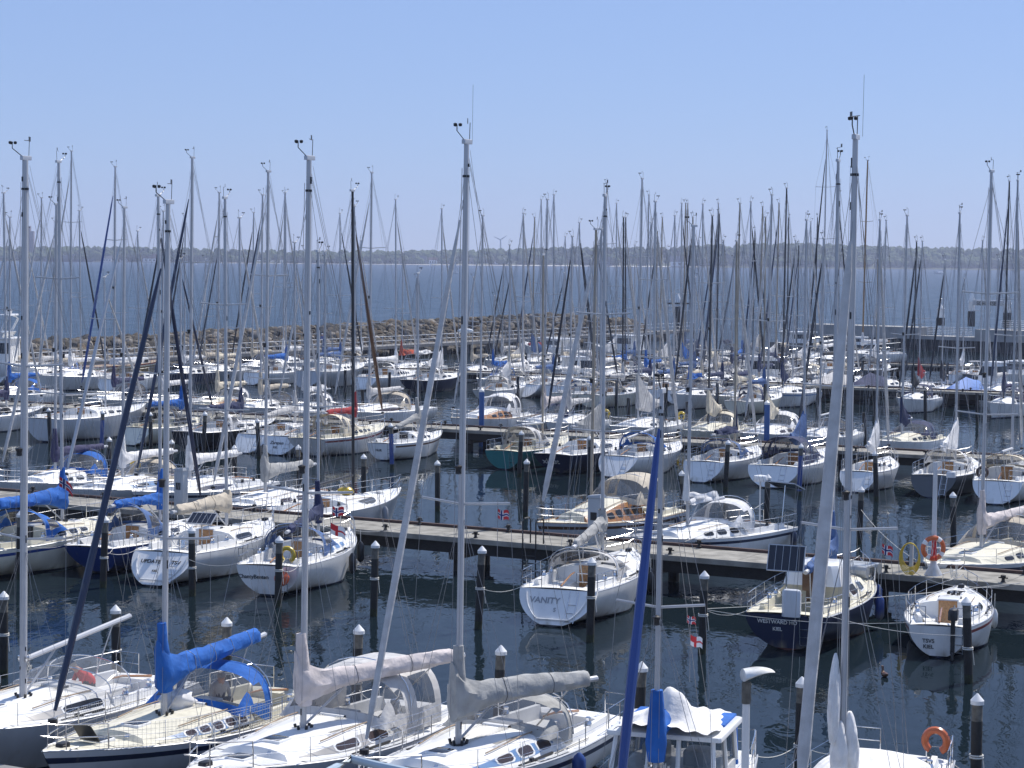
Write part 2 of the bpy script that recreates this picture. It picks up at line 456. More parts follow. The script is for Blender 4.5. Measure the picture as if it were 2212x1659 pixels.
def sailboat(foot, mtop, L, label, heading=0.0, det=1, B=None, F=None, hull='white', stern='reverse', stripe=None, boot='antifoul', deck='deck_white', cabin=None,
             cover=None, ckind='cover', fat=1.0, boomE=.36, boomrise=.03, hood=None, tent=0.0, hoodH=.8, gen='lightgrey', genr=.075, band=None, wins=2, winc='window', mast='alu', spr=1, mr=None,
             hc=.42, name=None, wheel=False, hatch=True, door='varnish', antenna=False, xmf=.1, bs=.78, drop=None, cabcol=None, rails=True, genb=None, title='sailing_boat', boomang=0.0, boomz=.95, ring=None, outboard=False, group='sailing boats moored in the harbour', boom=True, collar=1.0, nogear=False, ladder=True, fsf=.93, spl=None):
    B = B or L * .335; F = F or (.62 + .048 * L)
    h = Hull(L, B, F, stern, bs)
    xm = xmf * L
    hd = Vector((math.sin(heading), math.cos(heading), 0))
    ctr = Vector((foot[0], foot[1], 0)) - hd * xm
    root = empty(title, ctr, math.pi / 2 - heading)
    tag(root, label, 'sailboat', group)
    root['short'] = label
    BOATS.append((root, h))
    P = lambda mb, n, m, par=root, **k: mb.build(n, m, par, **k)
    # hull: sides, boot stripe, antifouling and transom in one skin
    mb = MB(); nT = 22
    T = [i / nT for i in range(nT + 1)]
    cols = []
    for sd in (1, -1):
        ids = [mb.pts([h.pt(t, f, sd) for f in LV]) for t in T]
        cols.append(ids)
        for a in range(nT):
            for b in range(len(LV) - 1):
                mi = 0
                if b == 1 and stripe: mi = 1
                if b >= 10: mi = 2
                q = (ids[a][b], ids[a + 1][b], ids[a + 1][b + 1], ids[a][b + 1])
                mb.face(q if sd < 0 else q[::-1], mi)
    for b in range(len(LV) - 1):
        mb.face((cols[0][0][b], cols[0][0][b + 1], cols[1][0][b + 1], cols[1][0][b]), 2 if b >= 10 else 3)
    tr = {'scoop': 'white', 'reverse': None}.get(stern) or hull
    P(mb, 'hull', [M[hull], M[stripe or hull], M[boot], M[tr]])
    if det == 2 and stern in ('reverse', 'scoop'):
        mb = MB(); ol = []
        for sd, lv in ((1, [.86, .75, .62, .5, .4, .32, .25, .2, .165]), (-1, [.165, .2, .25, .32, .4, .5, .62, .75, .86])):
            for f in lv:
                x, y, z = h.pt(0, f, sd); ol.append((x - .015, y * .80, z + .05))
        mb.tube(ol, .028, 6); P(mb, 'transom_moulding', M['white'])
    # deck moulding with coachroof and cockpit well
    t0, tb, tf = .06, .36, .74
    hcf = lambda t: hc * (1 - .62 * smooth01((t - tb - .08) / (tf - tb - .08)))
    sdf = .10 * B + .02
    st = [(0, 'deck'), (t0, 'deck'), (t0, 'cockpit')] + [(t0 + (tb - t0) * i / 4, 'cockpit') for i in range(1, 5)] + \
         [(tb + (tf - tb) * i / 8, 'cabin') for i in range(9)] + [(tf + .012, 'deck')] + [(tf + .012 + (1 - tf - .012) * i / 6, 'deck') for i in range(1, 7)]
    mb = MB(); rings = []
    for t, z in st:
        hh = hcf(t)
        s = section(h, t, z, hh, sdf)
        x = h.x(t, 1)
        rings.append([(x, y, zz) for y, zz in s] + [(x, -y, zz) for y, zz in s[-2::-1]])
    dm, cm = M[deck], M[cabcol or ('deck_white' if deck != 'deck_cream' else 'deck_cream')]
    NB = 14
    def dmf(a, b):
        za, zb = st[a][1], st[a + 1][1]
        side = b in (1, 2, NB - 2, NB - 3)
        if 'cabin' in (za, zb) and side: return 2 if cabin else 1
        if za == 'cabin' or zb == 'cabin':
            return 0 if b in (0, NB - 1) else 1
        if za == 'cockpit' and zb == 'cockpit': return 1 if b not in (4, 9, 5, 8) else 0
        return 0
    mb.loft(rings, 0, False, False, dmf)
    P(mb, 'deck', [dm, cm, M[cabin or 'white']], smooth=28)
    # toe rail
    mb = MB()
    for sd in (1, -1): mb.tube([h.edge(t, sd, .02, .015) for t in [i / 16 for i in range(17)]], .022, 4)
    P(mb, 'toe_rail', M['alu'] if cabin is None else M['teak'])
    zc = h.s(.5)
    # windows
    if band:
        for sd in (1, -1): P(patch(h, tb + .02, tf - .03, .12, .86, hcf, sdf, sd, .006, .5, 16), 'window_band', M[band])
    if wins:
        span = (tf - .10 - tb - .04)
        for sd in (1, -1):
            for i in range(wins):
                a = tb + .035 + span * i / wins
                e = a + span / wins * (.66 if wins > 1 else .6)
                tp_ = .12 if wins < 3 else .2
                wo = P(patch(h, a, e, .28, .8, hcf, sdf, sd, .016, tp_), 'window', M[winc])
                if det == 2: P(patch(h, a - .006, e + .006, .18, .90, hcf, sdf, sd, .010, tp_), 'window_frame', M['white'], wo)
    # companionway
    xb = h.x(tb, 1)
    zt = h.s(tb) + hc
    mb = MB(); mb.box((xb - .012, 0, zt - .28), (.03, .58, .75), 0, 0, .0, 1)
    P(mb, 'companionway_door', M[door])
    mb = MB(); mb.box((xb + .38, 0, zt + .115), (.74, .66, .06), 0, 0, .02)
    P(mb, 'sliding_hatch', M['white'])
    if hatch:
        for tt in ((.80,) if det == 0 else (.80, .665)):
            z = h.s(tt) + (.06 if tt > tf else hcf(tt) + .085)
            f = MB(); f.box((h.x(tt, 1), 0, z + .02), (.52, .52, .07), 0, 0, .03)
            fo = P(f, 'hatch', M['white'])
            g = MB(); g.box((h.x(tt, 1), 0, z + .056), (.43, .43, .02), 0, 0, .03)
            P(g, 'hatch_glass', M['window'], fo)
    if mtop is not None:
        zf = h.s(.6) + hcf(.5 + xmf) + .05
        Hm = max(mtop - zf, 3.0)
        mr = mr or (.042 + .0022 * Hm)
        rake = .012
        top = lambda q: Vector((xm - rake * Hm * q, 0, zf + Hm * q))
        mo = MB()
        mo.loft([[top(q) + Vector((mr * 1.25 * k * math.cos(a), mr * .85 * k * math.sin(a), 0)) for a in [2 * math.pi * j / 12 for j in range(12)]] for q, k in ((0, 1), (.5, 1), (.8, .93), (1, .78))])
        mo = P(mo, 'mast', M[mast])
        ml = MB(); ml.box(top(1) + Vector((-.02, 0, .05)), (.34, .09, .10), 0, 0, .02)
        P(ml, 'masthead_fitting', M['alu'], mo)
        # spreaders
        lev = [.46] if spr == 1 else [.36, .68]
        if spr == 3: lev = [.28, .52, .75]
        lev = spl or lev
        tips = []
        for q in lev:
            for sd in (1, -1):
                a = top(q); b = a + Vector((-.16, sd * B * .34 * (1 - .25 * (q - .3)), .07))
                w = MB(); w.tube([a, b], .028, 6, 0, True, .6)
                P(w, 'spreader', M['alu'] if mast != 'alu_brown' else M['alu_tan'], mo)
            tips.append((B * .34 * (1 - .25 * (q - .3)), top(q) + Vector((-.16, 0, .07))))
        # wind instruments
        w = MB(); t1 = top(1)
        w.tube([t1 + Vector((-.12, 0, .08)), t1 + Vector((-.14, 0, .46))], .009, 4)
        w.tube([t1 + Vector((.16, .12, .45)), t1 + Vector((-.38, -.2, .47))], .008, 4)
        w.box(t1 + Vector((-.36, -.19, .51)), (.16, .012, .11), 0, .5)
        w.tube([t1 + Vector((.1, 0, .08)), t1 + Vector((.5, .06, .25)), t1 + Vector((.5, .06, .38))], .012, 4)
        for a in (0, 2.1, 4.2): w.lathe([(.005, -.04), (.035, -.03), (.04, .02), (.005, .035)], t1 + Vector((.5 + .07 * math.cos(a), .06 + .07 * math.sin(a), .38)), 6)
        if antenna: w.tube([t1 + Vector((0, .14, .05)), t1 + Vector((0, .15, 1.25))], .0035, 4)
        P(w, 'wind_instrument', M['plastic'], mo)
        if det == 2:
            q3 = random.Random(int(foot[0] * 31))
            for qq in (.035, .06, .095, .30, .43, .46, .64, .71, .735, .90, .965):
                a_ = q3.choice((0, math.pi / 2, -math.pi / 2, math.pi))
                w = MB(); w.box(top(qq) + Vector((mr * 1.18 * math.cos(a_), mr * .80 * math.sin(a_), 0)), (.035, .035, q3.uniform(.05, .22)), 0, 0, .01)
                P(w, 'mast_fitting', M['plastic'], mo)
            w = MB(); w.lathe([(mr * 1.05, 0), (mr * 1.05, .05)], top(.945), 10); P(w, 'mast_band', M['plastic'], mo)
            for sd in (1, -1):
                w = MB(); w.lathe([(.03, -.06), (.055, 0), (.045, .08)], top(.075) + Vector((0, sd * (mr * .85 + .05), 0)), 8); P(w, 'mast_winch', M['steel'], mo)
        # steaming light
        if det:
            w = MB(); w.lathe([(.01, -.08), (.07, -.06), (.06, .02), (.09, .1), (.02, .13)], top(.5) + Vector((mr * 1.25 + .07, 0, -.5)), 8)
            P(w, 'deck_light', M['plastic'], mo)
        # wires
        r = .0055 if det == 2 else (.0075 if det == 1 else .0095)
        w = MB()
        bowp = Vector((h.x(.985, 1), 0, h.s(1) + .12)); stp = Vector((h.x(0, 1) + .05, 0, h.s(0)))
        hz = top(fsf)
        w.wire(bowp, hz, r); w.wire(top(.995), stp + Vector((0, .12, 0)), r); w.wire(top(.99), stp + Vector((0, -.12, 0)), r)
        tq = .5 + xmf - .025
        for sd in (1, -1):
            ch = h.edge(tq, sd, .02, .12)
            prev = ch
            for y, c in tips:
                p = c + Vector((0, sd * y, 0)); w.wire(prev, p, r); prev = p
            w.wire(prev, top(.97), r)
            w.wire(h.edge(tq - .035, sd, .02, .12), top(lev[0] - .01), r)
            w.wire(h.edge(tq + .03, sd, .02, .12), top(lev[0] - .01), r)
        for k in range(4 if det else 2):                       # halyards and topping lift
            yy = (-.12, .10, .05, -.04)[k]; xx = (.16, .2, -.2, .3)[k]
            w.wire(top(0) + Vector((xx, yy, .25)), top(.96) + Vector((xx * .4, yy * .6, 0)), r * .8)
        be = Vector((xm - .1 - boomE * L, 0, zf + boomz + boomrise * boomE * L))
        if boom: w.wire(be, top(.99) + Vector((-.15, 0, 0)), r * .8)
        P(w, 'rigging', M['wire'])
        # genoa
        if gen:
            w = MB(); a0, a1 = bowp.lerp(hz, .065), bowp.lerp(hz, .94)
            n = 16
            q = random.Random(int(abs(foot[0]) * 100))
            prof = [genr * (.55 + .6 * math.sin(math.pi * min(1, (i / n) * .75 + .25)) ** .8) * (1 if 0 < i < n else .5) * q.uniform(.94, 1.06) for i in range(n + 1)]
            w.tube([a0.lerp(a1, i / n) for i in range(n + 1)], prof, 10)
            g = P(w, 'furled_sail', M[gen] if gen in M else CLOTH(gen))
            d = MB(); d.lathe([(.03, -.06), (.10, -.05), (.10, .05), (.03, .07)], bowp.lerp(hz, .045), 10)
            P(d, 'furling_drum', M['plastic'])
        # boom and its sail
        if boom:
            ang = Matrix.Rotation(boomang, 3, 'Z')
            b0 = Vector((xm - mr * 1.2, 0, zf + boomz))
            bv = ang @ Vector((-boomE * L, 0, boomrise * boomE * L))
            w = MB(); w.tube([b0, b0 + bv * 1.03], .065, 8, 0, True, 1.25)
            bo = P(w, 'boom', M['alu'] if mast in ('alu', 'alu_tan') else M[mast])
            w = MB(); w.tube([Vector((xm - .1, 0, zf + .15)), b0 + bv * .28 + Vector((0, 0, -.05))], .03, 6)
            P(w, 'kicker', M['alu'], bo)
            w = MB(); w.wire(b0 + bv * .86, Vector((xb - .5, 0, h.s(tb) - .1)), .02); P(w, 'mainsheet', M['rope'], bo)
            if cover:
                E = bv.length
                cmx = {'cover': lambda: cover_mesh(E * .97, fat, collar, 0, .008 + .0035 * det, int(foot[0] * 10)), 'flaked': lambda: flaked_mesh(E * .9, int(foot[0] * 7), fat),
                       'bundle': lambda: bundle_mesh(1.25 * fat, E * .95, int(foot[0] * 5))}[ckind]()
                o = P(cmx, 'sail_cover' if ckind == 'cover' else 'stowed_sail', CLOTH(cover), bo)
                dirx = (-bv).normalized()
                m3 = Matrix((dirx, Vector((0, 0, 1)).cross(dirx).normalized(), dirx.cross(Vector((0, 0, 1)).cross(dirx)).normalized())).transposed()
                o.matrix_local = Matrix.Translation(Vector((xm, 0, b0.z + .04))) @ m3.to_4x4()
                if det == 2 and ckind == 'cover':
                    w = MB()
                    for u_ in ((.3, .5, .7, .88) if cover in ('blue', 'navy', 'steelblue') else (.36, .72)):
                        i_ = int(u_ * 48); base = o.data.vertices[i_ * 18:(i_ + 1) * 18]
                        c_ = sum((v.co for v in base), Vector()) / 18
                        pp_ = [c_ + (v.co - c_) * 1.03 for v in base]
                        w.tube(pp_ + [pp_[0]], .006, 4)
                    P(w, 'sail_tie', M['rope'] if cover in ('blue', 'navy', 'steelblue') else M['darkrope'], o)
    # sprayhood
    if hood:
        w = h.b(tb) - sdf - .02
        fo = hood_mesh(h, xb + .75, xb - .55, h.s(tb) + hc * .85, w, hoodH, tent, drop=drop if drop is not None else .28)
        ho = P(fo, 'sprayhood' if not tent else 'cockpit_tent', [CLOTH(hood), M['vinyl']], smooth=50)
        if det:
            w2 = MB()
            w2.tube([(xb - .56, -w * math.cos(a) * 1.01, h.s(tb) + hc * .6 + hoodH * max(0, math.sin(a)) ** .62 + .25 * max(0, math.sin(a)) ** .5) for a in [math.pi * i / 12 for i in range(13)]], .014, 5)
            P(w2, 'hoop', M['steel'], ho)
    # deck hardware
    if det and not nogear:
        for sd in (1, -1):
            for tt, zz in ((.19, .24), (.30, .24)):
                y = h.b(tt) - sdf - .1
                c = (h.x(tt, 1), sd * y, h.s(tt) + zz)
                w = MB(); w.lathe([(.085, 0), (.075, .05), (.055, .09), (.07, .15), (.05, .17)], c, 10)
                P(w, 'winch', M['plastic'] if det == 1 else M['steel'])
        w = MB()
        for sd in (1, -1):
            w.tube([deckpt(h, t, 'cabin', 3, sd, hcf(t), sdf) + Vector((0, -sd * .06, .06)) for t in [tb + .04 + (tf - tb - .16) * i / 6 for i in range(7)]], .016, 5)
        P(w, 'grab_rail', M['teak'])
        if det == 2:
            w = MB()
            for sd in (1, -1):
                for k in range(2):
                    w.tube([deckpt(h, .5 + xmf - .03, 'cabin', 3, sd, hcf(.5), sdf) * 1.0 + Vector((0, -sd * (.12 + .05 * k), .03)), deckpt(h, tb + .04, 'cabin', 3, sd, hcf(tb), sdf) + Vector((0, -sd * (.1 + .05 * k), .03))], .01, 4)
                w.wire(h.edge(.42, sd, .0, .22) + Vector((0, 0, .06)), h.edge(.24, sd, .0, .22) + Vector((0, 0, .06)), .016)
                P(w, 'control_lines', M['rope'])
            q2 = random.Random(int(L * 1000 + xm * 77))
            for sd in (1, -1):
                w = MB()
                for k in range(3): w.box((h.x(tb, 1) + .62, sd * (.20 + .065 * k), h.s(tb) + hc + .10), (.2, .063, .07 + .006 * k), 0, 0, .015)
                P(w, 'rope_clutch', M['plastic'])
                for tt in (.93, .5, .03):
                    w = MB(); c = h.edge(tt, sd, .07, .09)
                    w.tube([c - Vector((.13, 0, 0)), c + Vector((.13, 0, 0))], .022, 5); P(w, 'cleat', M['steel'])
                a1 = deckpt(h, .5, 'cabin', 1, sd, hcf(.5), sdf); w = MB(); w.box((a1.x, a1.y + sd * .12, a1.z + .03), (1.5, .05, .045)); w.box((a1.x + .2, a1.y + sd * .12, a1.z + .06), (.14, .08, .09), 0, 0, .02); P(w, 'genoa_track', M['plastic'])
            w = MB()
            for k in range(6): w.tube([(xm + .16 * math.cos(k), .16 * math.sin(k), hcf(.6) + h.s(.6) + .06), (xm + .2 * math.cos(k), .2 * math.sin(k), hcf(.6) + h.s(.6) + .2)], .035, 6)
            w.lathe([(.2, 0), (.18, .05), (.1, .06)], (xm, 0, hcf(.6) + h.s(.6) + .05), 12)
            P(w, 'mast_collar', M['plastic'])
            w = MB(); w.box((h.x(.93, 1), 0, h.s(.93) + .10), (.32, .2, .12), 0, 0, .04); P(w, 'windlass', M['plastic'])
            w = MB(); w.lathe([(.07, 0), (.09, .06), (.05, .12)], (h.x(.74, 1), .35, h.s(.74) + .07), 10); P(w, 'ventilator', M['steel'])
            w = MB()
            for k in range(4):
                y0 = .18 + .07 * k
                w.wire((xm - .1, y0 * .4, hcf(.58) + h.s(.58) + .11), (h.x(tb, 1) + .75, y0, h.s(tb) + hc + .11), .009); w.wire((xm - .1, -y0 * .4, hcf(.58) + h.s(.58) + .11), (h.x(tb, 1) + .75, -y0, h.s(tb) + hc + .11), .009)
            for k in range(10):
                w.sag((xm - .12 + q2.uniform(-.08, .08), q2.uniform(-.16, .16), zc + hc + .75 + q2.uniform(0, .3)), (xm - .12 + q2.uniform(-.08, .08), q2.uniform(-.16, .16), zc + hc + .75), q2.uniform(.12, .28), .010, 6)
            for sd in (1, -1): w.tube([deckpt(h, tb - .01, 'cockpit', 2, sd, 0, sdf) + Vector((0, 0, .02)), deckpt(h, .2, 'cockpit', 5, sd, 0, sdf) + Vector((.2, 0, .03)), deckpt(h, .15, 'cockpit', 4, sd, 0, sdf) + Vector((0, 0, .03))], .013, 5)
            P(w, 'halyard_tails', M['rope'])
            w = MB()
            for sd in (1, -1):
                for ta, tz in ((.76, .83), (.85, .92)):
                    w.loft([[h.edge(ta + (tz - ta) * i / 4, sd, .012 + .06 * (1 - kk * kk), .0) * 1.0 - Vector((0, sd * h.b(ta + (tz - ta) * i / 4) * (1 - kk), 0)) for kk in (.82, .6, .42)] for i in range(5)], 0, False, False)
                for ta, tz in ((.37, .50), (.515, .72)):
                    w.loft([[Vector((h.x(t, 1), sd * yy, h.s(t) + .036)) for yy in (h.b(t) - .09, h.b(t) - sdf + .06)] for t in [ta + (tz - ta) * i / 6 for i in range(7)]], 0, False, False)
            P(w, 'nonskid_panels', M['nonskid'] if deck == 'deck_white' else M['deck_cream'])
    # rails
    if rails:
        hs = .58
        w = MB()
        tp = .86; rr = .014 if det == 2 else .016
        for z in (hs, hs * .52) if det else (hs,):
            l = [h.edge(t, 1, z, .05) for t in (tp, .92, .97)] + [Vector((h.x(1, 1) + .05, 0, h.s(1) + z + .06))] + [h.edge(t, -1, z, .05) for t in (.97, .92, tp)]
            w.tube(l, rr, 6)
        for sd in (1, -1):
            for t in (tp, .95): w.tube([h.edge(t, sd, 0, .04), h.edge(t, sd, hs, .05)], rr, 6)
        P(w, 'pulpit', M['steel'])
        w = MB()
        for sd in (1, -1):
            for z in (hs, hs * .52) if det else (hs,):
                w.tube([h.edge(.16, sd, z, .05), h.edge(.06, sd, z, .05), h.edge(.005, sd, z, .07), Vector((h.x(0, 1) + .03, sd * h.b(0) * .45, h.s(0) + z))], rr, 6)
            for t in (.16, .08, .01): w.tube([h.edge(t, sd, 0, .05), h.edge(t, sd, hs, .05)], rr, 6)
            w.tube([Vector((h.x(0, 1) + .03, sd * h.b(0) * .45, h.s(0) + hs)), Vector((h.x(0, 1) + .03, sd * h.b(0) * .45, h.s(0)))], rr, 6)
        P(w, 'pushpit', M['steel'])
        w = MB()
        for sd in (1, -1):
            tt = [.16, .30, .44, .58, .72, .86] if det else [.16, .4, .62, .86]
            for t in tt[1:-1]: w.tube([h.edge(t, sd, 0, .05), h.edge(t, sd, hs, .05)], .012, 5)
            for z in (hs, hs * .52) if det else (hs,):
                for a, b in zip(tt, tt[1:]): w.wire(h.edge(a, sd, z, .05), h.edge(b, sd, z, .05), .0048 if det == 2 else .007)
        P(w, 'guard_rail', M['steel'])
    xs = h.x(0, .5); zs0 = h.s(0)
    if ladder and det and stern != 'counter':
        w = MB()
        sl = (h.x(0, 1) - h.x(0, 0)) / zs0
        fx = lambda z: h.x(0, 0) + sl * z - .04
        for y in (-.42, -.72): w.tube([(fx(.15), y, .15), (fx(zs0), y, zs0)], .014, 5)
        for z in (.2, .45, .7): w.tube([(fx(z), -.42, z), (fx(z), -.72, z)], .012, 5)
        P(w, 'ladder', M['steel'])
    if wheel:
        w = MB(); w.torus((h.x(.14, 1), 0, zs0 + .42), .42, .018, 22, 6, 'x')
        for k in range(5):
            a = k * 2 * math.pi / 5
            w.wire((h.x(.14, 1), 0, zs0 + .42), (h.x(.14, 1), .42 * math.cos(a), zs0 + .42 + .42 * math.sin(a)), .012)
        w.box((h.x(.155, 1), 0, zs0), (.16, .2, .8), 0, 0, .04)
        P(w, 'steering_wheel', M['steel'])
    else:
        w = MB(); w.tube([(h.x(.03, 1), 0, zs0 + .1), (h.x(.16, 1), .05, zs0 + .3), (h.x(.22, 1), .08, zs0 + .32)], [.035, .03, .02], 6)
        P(w, 'tiller', M['varnish'])
    if ring:
        w = MB(); w.torus((h.x(0, 1) + .02, -h.b(0) * .62 if hull == 'cream' or name else h.b(0) * .62, zs0 + .42), .24, .085, 18, 8, 'x', -1.57 + .55, 4.71 - .55)
        P(w, 'horseshoe_buoy', M[ring])
    if outboard:
        c = Vector((h.x(0, 1) - .1, -h.b(0) * .5, zs0))
        w = MB(); w.box(c + Vector((0, 0, .42)), (.5, .28, .34), 0, 0, .08); w.tube([c + Vector((-.05, 0, .3)), c + Vector((-.08, 0, -.8))], .07, 8)
        w.tube([c + Vector((.2, 0, .4)), c + Vector((.75, .05, .55))], .03, 6); w.box(c + Vector((-.12, 0, -.85)), (.34, .06, .24), 0, 0, .02)
        P(w, 'outboard_motor', M['plastic'])
    if name:
        zs = zs0
        sl = (h.x(0, 1) - h.x(0, 0)) / zs
        for (txt, size, y, fz, cl) in name:
            z = zs * fz
            x = h.x(0, 0) + sl * z - .018
            text('lettering', txt, size, M[cl], root, (x, y, z), axes((0, -1, 0), (sl, 0, 1)), True)
    return root, h
def loc2w(root, p):
    a = root.rotation_euler[2]
    return Vector((root.location[0] + p[0] * math.cos(a) - p[1] * math.sin(a), root.location[1] + p[0] * math.sin(a) + p[1] * math.cos(a), p[2]))
ORD = ['first', 'second', 'third', 'fourth', 'fifth', 'sixth', 'seventh', 'eighth', 'ninth', 'tenth', 'eleventh', 'twelfth', 'thirteenth', 'fourteenth']
def fender(root, h, t, sd, color, short, where, size=1.0):
    p = loc2w(root, h.edge(t, sd, 0, -.14 * size))
    z = p.z * .30
    o = empty('fender', (p.x, p.y, z))
    r = .125 * size; l = .62 * size
    mb = MB(); mb.lathe([(.03, -.06), (r * .7, 0), (r, .1), (r, l - .12), (r * .7, l - .03), (.04, l + .04)], (0, 0, 0), 12)
    mb.build('fender_body', M[color], o)
    mb = MB(); mb.wire((0, 0, l + .03), (0, 0, p.z - z + .35), .011); mb.build('fender_rope', M['rope'], o)
    tag(o, f'{color} fender hanging {where} {short}', 'fender', 'fenders hanging from boats')
    return o
def rope(a, b, sag, label, r=.010, m='rope'):
    mb = MB(); a, b = Vector(a), Vector(b)
    mb.sag((0, 0, 0), b - a, sag, r)
    o = mb.build('mooring_line', M[m]); o.location = a
    tag(o, label, 'mooring line', 'mooring lines of the boats')
    return o
# ------------------------------------------------------------------ water, haze, far shore
def water_material():
    m = bpy.data.materials.new('water'); m.use_nodes = True
    nt = m.node_tree; p = nt.nodes['Principled BSDF']; N = nt.nodes.new; Lk = nt.links.new
    
    tc = N('ShaderNodeTexCoord'); sp = N('ShaderNodeSeparateXYZ'); Lk(tc.outputs['Object'], sp.inputs[0])
    def math_(op, a, b=None):
        q = N('ShaderNodeMath'); q.operation = op
        for i, v in enumerate((a, b)):
            if v is None: continue
            if isinstance(v, (int, float)): q.inputs[i].default_value = v
            else: Lk(v, q.inputs[i])
        return q.outputs[0]
    # open sea lies beyond the breakwater line and beyond the mole
    a, b = Vector((-50, 222)), Vector((26, 337)); d = (b - a).normalized(); nx, ny = -d.y, d.x
    line = math_('ADD', math_('MULTIPLY', sp.outputs[0], nx), math_('MULTIPLY', sp.outputs[1], ny))
    line = math_('SUBTRACT', line, nx * a.x + ny * a.y)
    s1 = N('ShaderNodeMapRange'); s1.inputs[1].default_value, s1.inputs[2].default_value = -2, 6; Lk(line, s1.inputs[0])
    s2 = N('ShaderNodeMapRange'); s2.inputs[1].default_value, s2.inputs[2].default_value = 285, 330; Lk(sp.outputs[1], s2.inputs[0])
    sea = math_('MAXIMUM', s1.outputs[0], s2.outputs[0])
    def noise(sc, det, stretch=(1, 1, 1), dist=0):
        mp = N('ShaderNodeMapping'); mp.inputs['Scale'].default_value = stretch; mp.inputs['Rotation'].default_value = (0, 0, R(20)); Lk(tc.outputs['Object'], mp.inputs[0])
        n = N('ShaderNodeTexNoise'); n.inputs['Scale'].default_value = sc; n.inputs['Detail'].default_value = det; n.inputs['Distortion'].default_value = dist
        Lk(mp.outputs[0], n.inputs['Vector']); return n.outputs['Fac']
    calm = noise(1.4, 3, (1, .5, 1), .5)
    gust = N('ShaderNodeMapRange'); gust.inputs[1].default_value, gust.inputs[2].default_value = .38, .62; gust.inputs[3].default_value, gust.inputs[4].default_value = .18, 1.35
    Lk(noise(.05, 3), gust.inputs[0])
    calm = math_('MULTIPLY', calm, gust.outputs[0])
    expo = N('ShaderNodeMapRange'); expo.inputs[1].default_value, expo.inputs[2].default_value = 120, 240; expo.inputs[3].default_value, expo.inputs[4].default_value = 1.0, 4.5; Lk(sp.outputs[1], expo.inputs[0])   # the outer basin is less sheltered
    rough = math_('ADD', noise(.55, 4, (1, .6, 1), .3), math_('MULTIPLY', noise(.10, 3, (1, .5, 1)), 3.0))
    hgt = math_('ADD', math_('MULTIPLY', math_('MULTIPLY', calm, math_('MULTIPLY', expo.outputs[0], .028)), math_('SUBTRACT', 1.0, sea)), math_('MULTIPLY', math_('MULTIPLY', rough, .36), sea))
    bn = N('ShaderNodeBump'); bn.inputs['Strength'].default_value = 1.0; bn.inputs['Distance'].default_value = 1.0
    Lk(hgt, bn.inputs['Height']); 
    mx = N('ShaderNodeMix'); mx.data_type = 'RGBA'
    mx.inputs[6].default_value = (.008, .015, .020, 1); mx.inputs[7].default_value = (.022, .050, .088, 1)
    Lk(sea, mx.inputs[0])
    nt.nodes.remove(p)
    df = N('ShaderNodeBsdfDiffuse'); Lk(mx.outputs[2], df.inputs['Color']); Lk(bn.outputs[0], df.inputs['Normal'])
    gl = N('ShaderNodeBsdfGlossy'); Lk(bn.outputs[0], gl.inputs['Normal'])
    ro = N('ShaderNodeMapRange'); ro.inputs[3].default_value, ro.inputs[4].default_value = .02, .20; Lk(sea, ro.inputs[0]); Lk(ro.outputs[0], gl.inputs['Roughness'])
    fr = N('ShaderNodeFresnel'); fr.inputs[0].default_value = 1.333; Lk(bn.outputs[0], fr.inputs[1])
    # wave slopes and shadowing keep the mean reflectance of real water well below that of a flat mirror
    fh = math_('MINIMUM', math_('MULTIPLY', fr.outputs[0], .66), .46)
    fs = math_('MINIMUM', math_('MULTIPLY', fr.outputs[0], .5), .29)
    streak = N('ShaderNodeMapRange'); streak.inputs[1].default_value, streak.inputs[2].default_value = .32, .68; streak.inputs[3].default_value, streak.inputs[4].default_value = .45, 1.55; Lk(noise(.45, 4, (.35, 1.0, 1), .2), streak.inputs[0])
    fs = math_('MULTIPLY', fs, streak.outputs[0])
    fac = math_('ADD', math_('MULTIPLY', fh, math_('SUBTRACT', 1.0, sea)), math_('MULTIPLY', fs, sea))
    ms = N('ShaderNodeMixShader'); Lk(fac, ms.inputs[0]); Lk(df.outputs[0], ms.inputs[1]); Lk(gl.outputs[0], ms.inputs[2])
    Lk(ms.outputs[0], nt.nodes['Material Output'].inputs[0])
    return m
SHORE = 4000.0
mb = MB(); mb.face(mb.pts([(-1900, -40, 0), (1900, -40, 0), (1900, 4400, 0), (-1900, 4400, 0)]))
tag(mb.build('water', water_material(), smooth=0), kind='structure')
mb = MB(); mb.box((0, 2200, 64.5), (3860, 4500, 131))
hz = bpy.data.materials.new('haze'); hz.use_nodes = True
nt = hz.node_tree; nt.nodes.remove(nt.nodes['Principled BSDF'])
pv = nt.nodes.new('ShaderNodeVolumePrincipled'); pv.inputs['Color'].default_value = (.66, .74, 1.0, 1); pv.inputs['Density'].default_value = .00013
pv.inputs['Anisotropy'].default_value = .2
nt.links.new(pv.outputs[0], nt.nodes['Material Output'].inputs['Volume'])
tag(mb.build('haze', hz, smooth=0), kind='stuff')

